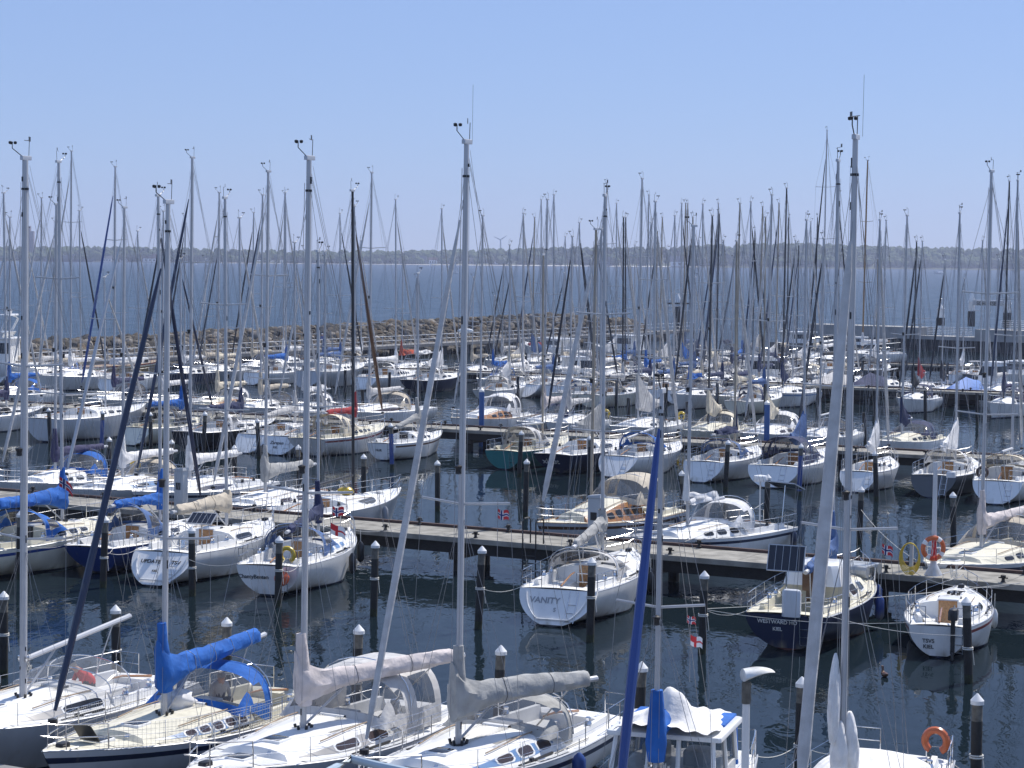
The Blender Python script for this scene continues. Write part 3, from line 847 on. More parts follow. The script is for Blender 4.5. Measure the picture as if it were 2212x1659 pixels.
def land(x):                                            # height of the far bank behind the beach
    u = x / 1000.0
    return 8 + 5 * math.sin(2.1 * u + .6) + 4 * math.sin(5.3 * u) + (13 * smooth01((u - .25) / .35))
def smooth01(t): t = max(0, min(1, t)); return t * t * (3 - 2 * t)
mb = MB(); rows = []
for j, (dy, k) in enumerate(((0, -.03), (6, .05), (14, .12), (60, .55), (140, .9), (300, 1.0), (380, .8))):
    rows.append([(x, SHORE + dy + 10 * math.sin(x / 140.0) + (0 if j < 3 else 15 * math.sin(x / 60.0)), land(x) * k) for x in range(-1400, 1401, 25)])
mb.loft(rows, 0, False, False, lambda a, b: 1 if a < 2 and -560 < -1400 + 25 * b < 350 else 0)
M['bank'] = mat('grass bank', (.045, .06, .028), .9, 0, .3, .01)
tag(mb.build('shore_terrain', [M['bank'], M['sand']]), kind='structure')
M['wood'] = mat('distant foliage', (.034, .060, .016), .9, 0, .4, .02, col2=(.062, .092, .024))
def clump(mb, c, r, q, sq=.9):
    rings = []
    for i in range(5):
        ph = math.pi * (i + .35) / 5.4
        rings.append([(c[0] + r * math.sin(ph) * math.cos(a) * q.uniform(.75, 1.25), c[1] + r * math.sin(ph) * math.sin(a) * q.uniform(.8, 1.2), c[2] + r * sq * math.cos(ph) * q.uniform(.8, 1.2)) for a in [2 * math.pi * k / 7 for k in range(7)]])
    mb.loft(rings)
mb = MB(); q = random.Random(3)
for i in range(2600):
    x = q.uniform(-1350, 1350); dy = q.choice((25, 45, 70, 100, 150, 210))
    if -560 < x < 330 and dy < 60 and q.random() < .55: continue
    r = q.uniform(5, 10) * (1 + .15 * (dy > 90))
    z = land(x) * min(1, dy / 120.0) + r * .75 + (3 if dy > 60 else 0)
    clump(mb, (x, SHORE + dy + 10 * math.sin(x / 140), z), r, q)
    clump(mb, (x + q.uniform(-5, 5), SHORE + dy + 3, z + r * .5), r * .62, q)
tag(mb.build('treeline', M['wood'], smooth=0), kind='stuff')

def house(px, w, hgt, wallm, roofm, label, dy=30):
    p = far(px, 560, SHORE + dy); g = land(p.x) * min(.6, dy / 120.0) - 1
    o = empty('house', (p.x, p.y, g)); tag(o, label, 'house', 'houses on the far shore')
    m = MB(); m.box((0, 0, hgt / 2), (w, 9, hgt)); m.build('wall', M[wallm], o, smooth=0)
    m = MB(); a = [(-w / 2 - .6, -5.2, hgt + .02), (w / 2 + .6, -5.2, hgt + .02), (w / 2 + .6, 5.2, hgt + .02), (-w / 2 - .6, 5.2, hgt + .02), (-w / 2 - .6, 0, hgt + w * .32), (w / 2 + .6, 0, hgt + w * .32)]
    i = m.pts(a); m.face((i[0], i[1], i[5], i[4])); m.face((i[2], i[3], i[4], i[5])); m.face((i[1], i[2], i[5])); m.face((i[3], i[0], i[4])); m.face((i[3], i[2], i[1], i[0]))
    m.build('roof', M[roofm], o, smooth=0)
    m = MB()
    for k in range(3): m.box((-w * .3 + w * .3 * k, -4.55, hgt * .55), (w * .14, .12, hgt * .35))
    m.build('window', M['window'], o, smooth=0)
M['tile'] = mat('roof tile', (.10, .055, .045), .9, 0, .2, .2)
M['slate'] = mat('grey roof', (.12, .12, .125), .9, 0, .2, .2)
for px, w, hh, wm, rm, lb, dy in [(232, 17, 6, 'white', 'slate', 'small pale house under the trees, first from the left on the far shore', 22), (268, 14, 7, 'white', 'tile', 'white gabled house on the far shore between the masts left of the wooden boat', 34),
        (325, 26, 7, 'white', 'tile', 'wide pale villa with red roof on the far shore', 26), (352, 13, 5, 'white', 'slate', 'low white cottage just right of the wide villa on the far shore', 40),
        (905, 28, 8, 'grey', 'slate', 'long grey house block on the far shore left of the distant sloop', 26), (870, 14, 6, 'cream', 'tile', 'cream house left of the long grey block on the far shore', 30),
        (935, 15, 9, 'white', 'tile', 'white gabled house right of the long grey block on the far shore', 24), (1012, 20, 7, 'grey', 'slate', 'grey house on the far shore below the wind turbine', 30),
        (1047, 16, 7, 'cream', 'tile', 'cream house with red roof right of the grey house below the turbine', 60), (1068, 12, 6, 'white', 'slate', 'bright white house on the far shore just left of the turbine foot', 24),
        (1170, 15, 9, 'white', 'slate', 'white house high among the trees right of the turbine', 75), (1300, 30, 7, 'grey', 'slate', 'long low grey building at the end of the beach', 22),
        (1352, 12, 8, 'white', 'slate', 'small white house high in the trees beyond the beach end', 80), (1468, 34, 9, 'white', 'slate', 'white waterfront hall on the wooded far shore', 14), (690, 15, 7, 'cream', 'tile', 'cream house hidden in trees on the far shore left of the tallest dark mast', 34)]:
    house(px, w, hh, wm, rm, lb, dy)
# memorial tower, wind turbine
p = far(62, 540, SHORE + 60)
o = empty('tower', (p.x, p.y, 5)); tag(o, 'tall slab-like brown tower above the trees on the far shore', 'tower')
zt = far(62, 488, SHORE + 60).z - 5
m = MB(); m.loft([[(-4.2, -8, 0), (4.2, -8, 0), (4.2, 8, 0), (-4.2, 8, 0)], [(-3.9, -6, zt), (3.9, -6, zt), (3.9, 5, zt), (-3.9, 5, zt)]]); m.build('tower_shaft', mat('tower brick', (.16, .13, .13), .9, 0, .1, .05), o, smooth=0)
m = MB(); m.box((7.4, 0, zt * .42), (6, 9, zt * .84)); m.build('tower_wing', mat('tower wing', (.22, .19, .19), .9, 0, .1, .05), o, smooth=0)
p = far(1081, 545, SHORE + 190); zt = far(1081, 518, SHORE + 190).z
o = empty('wind_turbine', (p.x, p.y, 12)); tag(o, 'white three-bladed wind turbine on the far wooded shore', 'wind turbine')
m = MB(); m.tube([(0, 0, 0), (0, 0, zt - 12)], [1.8, 1.1], 10); m.build('turbine_mast', M['greywhite'], o)
m = MB(); m.box((0, -1.2, zt - 12), (2.4, 5, 2.4), 0, 0, .5); m.build('nacelle', M['greywhite'], o)
for a in (R(35), R(155), R(275)):
    m = MB(); m.tube([(0, -4, zt - 12), (13 * math.cos(a) * .3, -4, zt - 12 + 13 * math.sin(a) * .3), (15 * math.cos(a), -4, zt - 12 + 15 * math.sin(a))], [.7, 1.1, .3], 6, 0, True, .4); m.build('blade', M['greywhite'], o)
# dark ship along the far shore
p = far(148, 566, SHORE - 90)
o = empty('ship', (p.x, p.y, 0), R(3)); tag(o, 'long dark low ship lying off the far shore', 'ship')
m = MB(); l = 48
m.loft([[(-l, 5, 5.5), (-l, -5, 5.5), (-l + 3, -3, 0), (-l + 3, 3, 0)], [(-l * .5, 7, 5), (-l * .5, -7, 5), (-l * .5, -6, -.5), (-l * .5, 6, -.5)], [(l * .6, 7, 5), (l * .6, -7, 5), (l * .6, -6, -.5), (l * .6, 6, -.5)], [(l, .4, 7), (l, -.4, 7), (l - 5, -.3, 0), (l - 5, .3, 0)]]); m.build('hull', M['darkgrey'], o)
m = MB(); m.box((-8, 0, 8), (34, 9, 7), 0, 0, .5); m.box((4, 0, 12.5), (14, 7, 4), 0, 0, .5); m.build('superstructure', M['darkgrey'], o)
m = MB(); m.tube([(6, 0, 14), (6, 0, 24)], [.8, .3], 6); m.build('ship_mast', M['darkgrey'], o)

def dinghy(px, py, hgt, rz, label, sails, person_n=0, lean=.0, name='small_sailing_boat'):
    p = at(px, py, 0)
    o = empty(name, p, rz); o.rotation_euler = (lean, 0, rz); tag(o, label, 'sailboat', 'boats under sail outside the harbour')
    l = hgt * .62
    m = MB(); rg = []
    for i in range(8):
        t = i / 7; b = l * .15 * (.75 + .25 * math.sin(t * 3) if t < .5 else max(.03, 1 - ((t - .5) / .5) ** 2)); zz = l * (.07 + .05 * t * t)
        rg.append([(-l / 2 + l * t, b, zz), (-l / 2 + l * t, 0, zz + .05), (-l / 2 + l * t, -b, zz), (-l / 2 + l * t * .95, -b * .7, 0), (-l / 2 + l * t * .95, 0, -.15), (-l / 2 + l * t * .95, b * .7, 0)])
    m.loft(rg); m.build('hull', M['white'], o)
    m = MB(); m.tube([(l * .1, 0, l * .05), (l * .08, 0, hgt)], [.012 * hgt, .007 * hgt], 6); m.build('mast', M['alu'], o)
    for nm, pts in sails:
        m = MB()
        A, B, C = [Vector((a * l, b * l * .0, c * hgt)) for a, b, c in pts]
        n = 7; front = []; 
        for i in range(n + 1):
            e1, e2 = A.lerp(C, i / n), B.lerp(C, i / n)
            front.append([e1.lerp(e2, j / 5) + Vector((0, l * .06 * math.sin(math.pi * j / 5) * (1 - i / n * .7), 0)) for j in range(6)])
        m.loft(front, 0, False, False); 
        back = [[Vector(p) - Vector((0, .02, 0)) for p in r[::-1]] for r in front]; m.loft(back, 0, False, False)
        m.build(nm, CLOTH('white'), o, smooth=60)
    return o
CLOTH = lambda k: M[k + '_cloth']
MAIN = ('mainsail', ((.08, 0, .10), (-.45, 0, .09), (.08, 0, .98)))
JIB = ('jib', ((.46, 0, .07), (.10, 0, .10), (.10, 0, .85)))
dinghy(610, 597, 11.5, R(200), 'white sloop under sail left of the tallest white mast on open water', [MAIN])
dinghy(983, 590, 10, R(20), 'small white sloop sailing beside the tall central mast on the far water', [MAIN, JIB])
dinghy(424, 572, 7, R(60), 'tiny white sail close to the far shore between two left masts', [MAIN, JIB])
dinghy(447, 572, 8, R(40), 'tiny white sail on the far water right of its twin near the left masts', [MAIN])
dinghy(931, 575, 7, R(10), 'tiny dark-hulled sail off the beach left of the central sloop', [MAIN])
dinghy(1783, 580, 8, R(10), 'tiny white sail off the wooded shore beside the right-hand masts', [MAIN])
for i, (px, py, hh, rz, lb) in enumerate([(1690, 712, 5.2, 60, 'white dinghy sail standing upright off the mole end'), (1706, 706, 5.0, 75, 'white dinghy sail just behind the first dinghy off the mole end'), (1716, 716, 4.6, 120, 'grey-white slack dinghy sail nearest the mole end')]):
    dinghy(px, py + 6, hh, R(rz), lb, [MAIN, JIB], name='sailing_dinghy')
# motorboat with wake on far right
p = at(2030, 592, 0)
o = empty('motor_boat', p, R(185)); tag(o, 'tiny white motorboat speeding along the far right shore', 'motorboat')
m = MB(); m.loft([[(-6, 2, 1.2), (-6, -2, 1.2), (-6, -1.6, 0), (-6, 1.6, 0)], [(1, 2, 1.4), (1, -2, 1.4), (1, -1.5, 0), (1, 1.5, 0)], [(7, .2, 2), (7, -.2, 2), (5.5, -.1, .2), (5.5, .1, .2)]]); m.build('hull', M['white'], o)
m = MB(); m.box((-1, 0, 2.1), (5, 2.8, 1.6), 0, 0, .3, .8); m.build('cabin', M['white'], o)

# ------------------------------------------------------------------ breakwater: walkway and boulders
W0, W1 = at(60, 786, 1.5), at(1484, 712, 1.5)
wd = (W1 - W0); wd.z = 0; wl = wd.length; wd.normalize(); wn_ = Vector((-wd.y, wd.x, 0))
wz = math.atan2(wd.y, wd.x)
o = empty('jetty', (W0.x, W0.y, 0), wz); tag(o, 'long concrete jetty with tube railing running along the boulder breakwater', 'jetty')
m = MB(); m.box((wl / 2 - 20, 0, 1.32), (wl + 40, 2.6, .36), 0, 0, .03); m.build('deck', M['quay'], o, smooth=0)
for k in range(int(wl / 5.5) + 6):
    x = -16 + 5.5 * k
    if x > wl: break
    m = MB(); m.box((x, -.7, .3), (.7, .7, 1.7)); m.box((x, 0, 1.05), (1.1, 2.3, .22)); m.build('support', M['quaydark'], o, smooth=0)
m = MB()
for z in (2.62, 2.1): m.tube([(-38, -1.2, z), (wl, -1.2, z)], .045, 5)
for k in range(int(wl / 2) + 19): m.tube([(-38 + 2 * k, -1.2, 1.5), (-38 + 2 * k, -1.2, 2.62)], .04, 5)
m.build('railing', M['greywhite'], o)
def jet(px, off=0.0, z=1.5):
    lo, hi = -60.0, wl + 20
    for _ in range(50):
        m_ = (lo + hi) / 2; p_ = Vector((W0.x, W0.y, z)) + wd * m_ + wn_ * off
        if proj(p_)[0] > px: hi = m_
        else: lo = m_
    return p_
rocks = []
q = random.Random(11)
for vi in range(9):
    m = MB(); n = 8; rg = []
    for i in range(6):
        ph = math.pi * (i + .3) / 5.6
        rg.append([(math.sin(ph) * math.cos(a) * q.uniform(.75, 1.12), math.sin(ph) * math.sin(a) * q.uniform(.75, 1.12), math.cos(ph) * .78 * q.uniform(.85, 1.12)) for a in [2 * math.pi * k / n + .2 * i for k in range(n)]])
    m.loft(rg); m.v = [tuple(c * (1 + .0 * vi) for c in v) for v in m.v]
    rocks.append(m)
ROCKM = [mat('granite boulder', (.075, .065, .05), .9, 0, .4, 1.2, .5, 5, (.125, .11, .09)), mat('dark boulder', (.045, .04, .034), .9, 0, .35, .8, .4, 4), mat('brown boulder', (.10, .075, .05), .9, 0, .3, .8, .4, 4), mat('pale boulder', (.22, .20, .18), .9, 0, .2, .8, .4, 4)]
RM = []
for vi, rk in enumerate(rocks):
    me = bpy.data.meshes.new('boulder'); me.from_pydata(rk.v, [], rk.f); me.materials.append(ROCKM[(0, 1, 2, 0, 1, 3, 2, 0, 1)[vi]]); me.shade_smooth(); me.set_sharp_from_angle(angle=R(38)); RM.append(me)
cand = []
for k in range(3600):
    s = q.uniform(-30, wl - 4); a = q.uniform(0, 1)
    end = smooth01((s - wl + 26) / 24)
    crest = 2.45 + 1.25 * max(0, min(1, s / wl)) - 1.3 * end
    d = 1.8 + a * (9.5 - 3 * end)
    z = .75 + crest * smooth01(a * 1.05) - .5
    p = Vector((W0.x, W0.y, 0)) + wd * s + wn_ * d
    r = q.uniform(.40, .72) * (1 + .35 * (q.random() < .15))
    cand.append((p, z, r, q.choice(range(9)) if a > .2 else q.choice((1, 4, 7)), a))
cand.sort(key=lambda c: -(c[2] * (1.2 if c[4] > .2 else 1) * 300 / c[0].y))
for i, (p, z, r, vi, a) in enumerate(cand[:290]):
    o = bpy.data.objects.new('boulder', RM[vi]); COL.objects.link(o)
    o.location = (p.x, p.y, z); o.scale = (r * q.uniform(.9, 1.3), r * q.uniform(.85, 1.15), r * q.uniform(.8, 1.1)); o.rotation_euler = (q.uniform(-.5, .5), q.uniform(-.5, .5), q.uniform(0, 6.3))
    tag(o, 'rough grey-brown granite boulder piled in the breakwater behind the jetty', 'boulder', 'breakwater boulders')
m = MB(); mids = []
for (p, z, r, vi, a) in cand[290:]:
    base = len(m.v); e = Matrix.Rotation(q.uniform(0, 6.3), 3, 'Z') @ Matrix.Rotation(q.uniform(-.5, .5), 3, 'X')
    m.v.extend([tuple(Vector((p.x, p.y, z)) + e @ (Vector(v) * r)) for v in rocks[vi].v])
    for f in rocks[vi].f: m.f.append(tuple(i + base for i in f)); m.m.append((0, 1, 2, 0, 1, 3, 2, 0, 1)[vi])
tag(m.build('rubble', ROCKM, smooth=38), 'smaller stones packed between the breakwater boulders', 'stones', kind='stuff')
m = MB(); rg = []
for s in [-34 + i * (wl + 26) / 20 for i in range(21)]:
    e = smooth01((s - wl + 30) / 26)
    rg.append([tuple(Vector((W0.x, W0.y, 0)) + wd * s + wn_ * dd + Vector((0, 0, zz * (.68 + .32 * max(0, s / wl)) * (1 - .45 * e)))) for dd, zz in ((1.4, -.6), (3, .8), (8, 2.6), (10.5, 3.1), (13, 2.6), (20, -.8))])
m.loft(rg, 0, False, False); tag(m.build('breakwater_core', ROCKM[1]), kind='structure')
# beacon at its end
p = far(1464, 700, 333); zt = far(1464, 634, 333).z
o = empty('beacon', (p.x, p.y, 1.0)); tag(o, 'dark beacon column with white pointed top at the breakwater end', 'beacon')
m = MB(); m.lathe([(.75, -1.5), (.75, .6), (.52, .8), (.50, zt - 3.0), (.2, zt - 2.9)], n=14); m.build('column', M['plastic'], o)
m = MB(); m.box((0, 0, zt - 2.55), (3.6, .5, .25)); m.build('platform', M['plastic'], o)
m = MB(); m.lathe([(.45, zt - 2.42), (.42, zt - 1.9), (.12, zt - 1.1), (.02, zt - 1.0)], n=12); m.build('top_cone', M['white'], o)

# ------------------------------------------------------------------ mole on the right
Q0, Q1 = far(1745, 700, 306), far(2330, 706, 278)
qd = (Q1 - Q0); qd.z = 0; ql = qd.length; qd.normalize(); qz = math.atan2(qd.y, qd.x)
def mole(px): return Q0 + qd * ((far(px, 700, 300).x * 0) + ql * (px - 1745) / (2330 - 1745))
o = empty('harbour_wall', (Q0.x, Q0.y, 0), qz); tag(o, 'grey concrete mole wall above dark sheet piling at the harbour mouth', 'harbour wall')
m = MB(); g0, g1 = ql * .43, ql * .64
m.box((g0 / 2, 2, 2.3), (g0, 4, 1.6)); m.box(((g1 + ql + 12) / 2, 2, 2.3), (ql + 12 - g1, 4, 1.6)); m.build('wall_face', M['mole'], o, smooth=0)
m = MB(); m.box(((ql + 12) / 2, 2.2, .4), (ql + 12, 4, 2.1))
for k in range(int(ql + 12)): m.box((k + .3, .1, .5), (.5, .3, 2.0))
m.build('sheet_piling', M['quaydark'], o, smooth=0)
m = MB(); m.box(((g0 + g1) / 2, 2, 1.75), (g1 - g0 - .02, 3.9, .5)); m.build('landing', M['mole'], o, smooth=0)
m = MB()
for z in [2.35 + .22 * k for k in range(5)]:
    for a, b in ((g0 + 1.5, g1 - .5),): m.tube([(a, .1, z), (b, .1, z)], .035, 4)
for k in range(int((g1 - g0) / .9)): m.tube([(g0 + 1.5 + .9 * k, .1, 2), (g0 + 1.5 + .9 * k, .1, 3.25)], .04, 4)
for z in [3.3 + .25 * k for k in range(5)]: m.tube([(g1 + 2, 3.4, z), (ql + 10, 3.4, z)], .035, 4)
for k in range(int((ql + 8 - g1) / 1.4)): m.tube([(g1 + 2 + 1.4 * k, 3.4, 3.1), (g1 + 2 + 1.4 * k, 3.4, 4.3)], .04, 4)
m.build('railing', M['white'], o)
def mole_tower(px, w, ztop, label, lamp, door):
    p = mole(px) + Vector((-qd.y, qd.x, 0)) * 5.0
    o = empty('harbour_light' if lamp else 'gate_tower', (p.x, p.y, 3.3), qz); tag(o, label, 'harbour light' if lamp else 'tower')
    h = ztop - 3.3
    m = MB(); m.lathe([(w * .62, 0), (w * .62, h * (.34 if lamp else .46))], n=8); m.build('base', M['plastic'], o, smooth=20)
    m = MB(); m.lathe([(w * .52, h * (.34 if lamp else .46)), (w * .50, h * .72)], n=8); m.build('tower_wall', M['white'], o, smooth=20)
    m = MB(); m.lathe([(w * .60, h * .72), (w * .60, h * .74), (w * .14, h * (.9 if lamp else 1.0))], n=8); m.build('roof', M['greywhite'] if lamp else M['white'], o, smooth=20)
    if lamp:
        m = MB(); m.lathe([(.1, h * .88), (.1, h * 1.05), (.2, h * 1.06), (.2, h * 1.16), (.05, h * 1.2)], n=10); m.build('lantern', M['white'], o)
mole_tower(2005, 1.0, 6.5, 'small white harbour light with conical roof on a black base', True, True)
mole_tower(2072, .85, 7.9, 'white gate tower with black lower half left of the name banner', False, True)
mole_tower(2148, .95, 7.7, 'white gate tower with black lower half right of the name banner', False, True)
pa, pb = mole(2077) + Vector((-qd.y, qd.x, 0)) * 4.6, mole(2142) + Vector((-qd.y, qd.x, 0)) * 4.6
o = empty('name_banner', ((pa.x + pb.x) / 2, (pa.y + pb.y) / 2, 6.55), qz); tag(o, 'white name banner with dark capitals stretched between the two gate towers', 'banner')
bl = (pb - pa).length
m = MB(); m.box((0, 0, 0), (bl, .06, .62)); m.tube([(-bl / 2, 0, .36), (bl / 2, 0, .36)], .08, 6); m.build('banner_cloth', M['greywhite'], o, smooth=0)
text('lettering', 'SCHILKSEE', .72, M['plastic'], o, (0, -.05, -.05), axes((1, 0, 0), (0, 0, 1)), True)

# ------------------------------------------------------------------ piers, piles
def pier(label, va, vb, u0, u1, z=1.3, step=4.1):
    o = empty('pier', UV((u0 + u1) / 2, (va + vb) / 2, 0), -TH); tag(o, label, 'pier', 'piers of the marina')
    l, w = u1 - u0, vb - va
    m = MB(); n = int(l / 2.4)
    for k in range(n): m.box((-l / 2 + (k + .5) * l / n, 0, z - .06), (l / n - .02, w - .36, .12))
    m.build('deck', M['concrete'], o, smooth=0)
    for sd, mm in ((1, 'rust'), (-1, 'concrete')):
        m = MB(); m.box((0, sd * (w / 2 - .09), z - .04 + (.05 if sd > 0 else 0)), (l, .18, .20), 0, 0, .02); m.build('edge_beam', M[mm], o, smooth=0)
    for sd in (1, -1):
        m = MB(); m.box((0, sd * (w / 2 - .35), z - .36), (l, .22, .46)); m.build('girder', M['tar'], o, smooth=0)
    for k in range(int(l / step)):
        x = -l / 2 + 1 + k * step * 2 if False else -l / 2 + 1 + k * step
        if k % 2 == 0:
            for sd in (1, -1):
                m = MB(); m.tube([(x, sd * (w / 2 - .5), -2), (x, sd * (w / 2 - .5), z - .55)], .21, 10); m.build('support_post', M['tar'], o)
            m = MB(); m.box((x, 0, z - .68), (.34, w * .98, .28)); m.build('cross_beam', M['tar'], o, smooth=0)
        for sd in (1, -1):
            m = MB(); c = (x + .9, sd * (w / 2 - .24), z + .06)
            m.lathe([(.10, 0), (.06, .05), (.055, .16), (.09, .18), (.09, .24), (.03, .26)], c, 8); m.tube([(c[0] - .16, c[1], c[2] + .15), (c[0] + .16, c[1], c[2] + .15)], .025, 5); m.build('bollard', M['tar'], o)
    return o
pier('nearest grey boarded pier with rust brown edge beam, crossing the whole harbour', 69.4, 72.4, -84, -6)
pier('second grey boarded pier, reached by the wooden yacht with white tent', 113.6, 116.6, -118, -20)
pier('third boarded pier with the blue tarpaulin boat behind it', 171.6, 174.2, -118, -30)
pier('farthest dark-edged pier in front of the mole', 214.6, 217.2, -118, -40)
M['weed'] = mat('green weed', (.022, .028, .012), .9, 0, .4, 9, .4, 20)
def pile(p, ztop, label, cap=True, blue=False, loop=False):
    o = empty('mooring_pile', (p.x, p.y, 0)); tag(o, label, 'mooring pile', 'mooring piles in rows')
    m = MB(); r = .125
    tl = ((rnd.random() - .5) * .24, (rnd.random() - .5) * .20)
    f = lambda z: (tl[0] * (z / ztop), tl[1] * z / ztop)
    zz = [-2.0, .0, .25, ztop - .62, ztop - .6, ztop - .22]
    m.loft([[(f(z)[0] + r * k * math.cos(a), f(z)[1] + r * k * math.sin(a), z) for a in [2 * math.pi * j / 12 for j in range(12)]] for z, k in zip(zz, (1, 1, 1, 1, .96, .96))], 0, True, True, lambda a, b: 1 if a == 4 and cap else (2 if blue and a == 2 else (3 if a == 1 else 0)))
    m.build('post', [M['tar'], M['pilewood'], M['blue'], M['weed']], o)
    if loop:
        m = MB(); z0 = rnd.uniform(.9, 1.5); m.torus((f(z0)[0], f(z0)[1], z0), r + .015, .022, 14, 5); m.torus((f(z0)[0], f(z0)[1], z0 + .05), r + .018, .018, 14, 5); m.sag((f(z0)[0] + r, f(z0)[1] - .03, z0), (f(z0)[0] + r + .05, f(z0)[1] - .08, z0 - .45), -.03, .012, 6); m.build('rope_loop', M['rope'], o)
    if cap:
        m = MB(); m.lathe([(.148, ztop - .235), (.150, ztop - .15), (.02, ztop), (.004, ztop + .003)], (f(ztop)[0], f(ztop)[1], 0), 14); m.build('cap', M['white'], o)
    return o
ROWS = [('A', 45.1, [-38.0, -34.1, -30.1, -26.1, -22.0, -18.0, -13.8, -42.1], 2.6, 'the nearest row of piles', True), ('B', 59.2, [-58.6, -54.6, -50.6, -46.7, -42.8, -39.0, -34.8, -30.6, -26.8, -18.4], 2.6, 'the row before the nearest pier', True),
        ('C', 86.0, [-73, -69, -65, -61, -57, -52.8, -48.1, -40, -36.1, -31.7, -27.5], 2.6, 'the row behind the nearest pier', True), ('D', 101.8, [-91, -87, -83, -79, -75, -70.6, -65.8, -57.2, -53, -49, -44.9, -40.9, -36.7], 2.6, 'the row before the second pier', True),
        ('E', 132.5, [-97, -92.6, -88, -84, -79.4, -75, -70.6, -66, -61.5, -57, -53, -48.6], 2.5, 'the row behind the second pier', False), ('F', 154.5, [-113, -109, -104.5, -100, -95.7, -91, -87, -82.5, -78, -73.6, -69, -65, -60.6, -56, -52, -48], 2.5, 'the row before the third pier', False),
        ('G', 191, [-112, -107, -103, -98.6, -94, -90, -85.6, -81, -77, -72.6], 2.5, 'the row behind the third pier', False), ('H', 203, [-98, -93, -88.6, -84, -79.6, -75, -70.6, -66, -61.6, -57, -53], 2.5, 'the row before the farthest pier', False)]
PIL = {}
NTH = ['first', 'second', 'third', 'fourth', 'fifth', 'sixth', 'seventh', 'eighth', 'ninth', 'tenth', 'eleventh', 'twelfth', 'thirteenth', 'fourteenth', 'fifteenth', 'sixteenth']
for nm, v, us, zt, lab, cap in ROWS:
    us = sorted(us)
    vis = [u for u in us if -40 < proj(UV(u, v, 1.5))[0] < 2250]
    for i, u in enumerate(vis):
        blue = nm == 'D' and i % 5 == 1
        pile(UV(u, v + rnd.uniform(-.25, .25)), zt + rnd.uniform(-.16, .16), f"{'white-capped' if cap else 'bare black'} mooring pile, {NTH[i]} from the left in {lab}", cap, blue, nm in 'AB')
        PIL[(nm, round(u, 1))] = UV(u, v, 0)
# ------------------------------------------------------------------ the fleet
PI = math.pi
def put(mx, mt, L, label, v, dirn=1, off=0.0, z=1.8, **k):
    f = onrow(mx, v, z)
    hd = TH + R(off) + (0 if dirn > 0 else PI)
    if mt is None: return sailboat(f, None, L, label, hd, **k)
    return sailboat(f, height_at(f, mt), L, label, hd, **k)
def putp(mx, my, mt, L, label, dirn=1, off=0.0, z=1.8, **k):
    f = at(mx, my, z)
    return sailboat(f, None if mt is None else height_at(f, mt), L, label, TH + R(off) + (0 if dirn > 0 else PI), **k)
def puts(sx, sy, mx, v, mt, label, L=None, **k):       # from the stern's waterline towards the mast
    s, f = at(sx, sy, 0), onrow(mx, v, 1.8)
    d = f - s; d.z = 0
    L = L or min(d.length / .6, 9.8)
    hd = math.atan2(d.x, d.y)
    foot = s + d.normalized() * (.6 * L)
    return sailboat(foot, None if mt is None else height_at(foot, mt), L, label, hd, **k)
# nearest row, bows towards the quay
A1, hA1 = putp(50, 1500, 345, 10.2, 'white sloop with bare silver boom and a person in red in its cockpit', -1, 0, 1.6, spl=[.30, .62], det=2, hull='greywhite', deck='deck_white', band='bandgrey', wins=1, boomrise=.13, spr=2, gen=None, wheel=False, mr=.085, stern='scoop', hc=.40, hoodH=.6, genb=1)
A2, hA2 = putp(355, 1535, 440, 10.2, 'cream-decked sloop with bright blue sail cover, blue sprayhood and blue window stripe', -1, 0, 1.6, spl=[.35], det=2, hull='greywhite', stripe='navy', deck='deck_cream', cover='blue', fat=1.25, band='lightblue', wins=5, winc='brownwindow', hood='blue', hoodH=.95, gen='navy', genr=.072, spr=1, mr=.068, boomE=.36, hc=.36, boomrise=.1)
A3, hA3 = putp(655, 1570, 345, 10.4, 'white sloop with pale pinkish sail cover and long white cockpit tent', -1, 0, 1.6, spl=[.42], det=2, hull='greywhite', cover='pink', fat=1.15, band='bandgrey', wins=2, winc='brownwindow', hood='lightgrey', tent=1.3, hoodH=1.15, gen=None, spr=2, mr=.074, boomE=.40, boomrise=.07, boomang=-R(24), wheel=True, stern='reverse')
A4, hA4 = putp(990, 1600, 310, 10.0, 'white sloop with grey-green sail cover, open grey hood and blue window band', -1, 0, 1.6, spl=[.405], det=2, hull='white', stripe='navy', deck='deck_white', cover='grey', fat=1.45, band='lightblue', wins=3, winc='brownwindow', hood='grey', hoodH=.75, gen='lightgrey', genr=.066, spr=2, mr=.074, boomang=-R(25), boomE=.36, boomrise=.03, stern='vertical', antenna=True)
A5, hA5 = putp(1416, 1700, 850, 8.2, 'white motorsailer with glazed wheelhouse, blue roof canvas and blue furled sail', -1, -12, 1.7, xmf=.12, spl=[.47], det=2, hull='white', F=1.25, cover=None, boom=False, gen='blue', genr=.086, spr=1, mr=.062, wins=0, hood=None, stern='vertical', hc=.28, nogear=True, fsf=.97)
A6, hA6 = putp(1818, 1700, 300, 8.8, 'white sloop with loosely bundled white sail at its mast and orange horseshoe buoy', -1, -6, 1.6, spl=[.41], xmf=.12, det=2, hull='white', cover=None, boom=False, gen='lightgrey', genr=.112, spr=1, mr=.08, ring='orange', antenna=True, wins=3, hc=.42, stern='vertical', fsf=.90, boomz=.7)
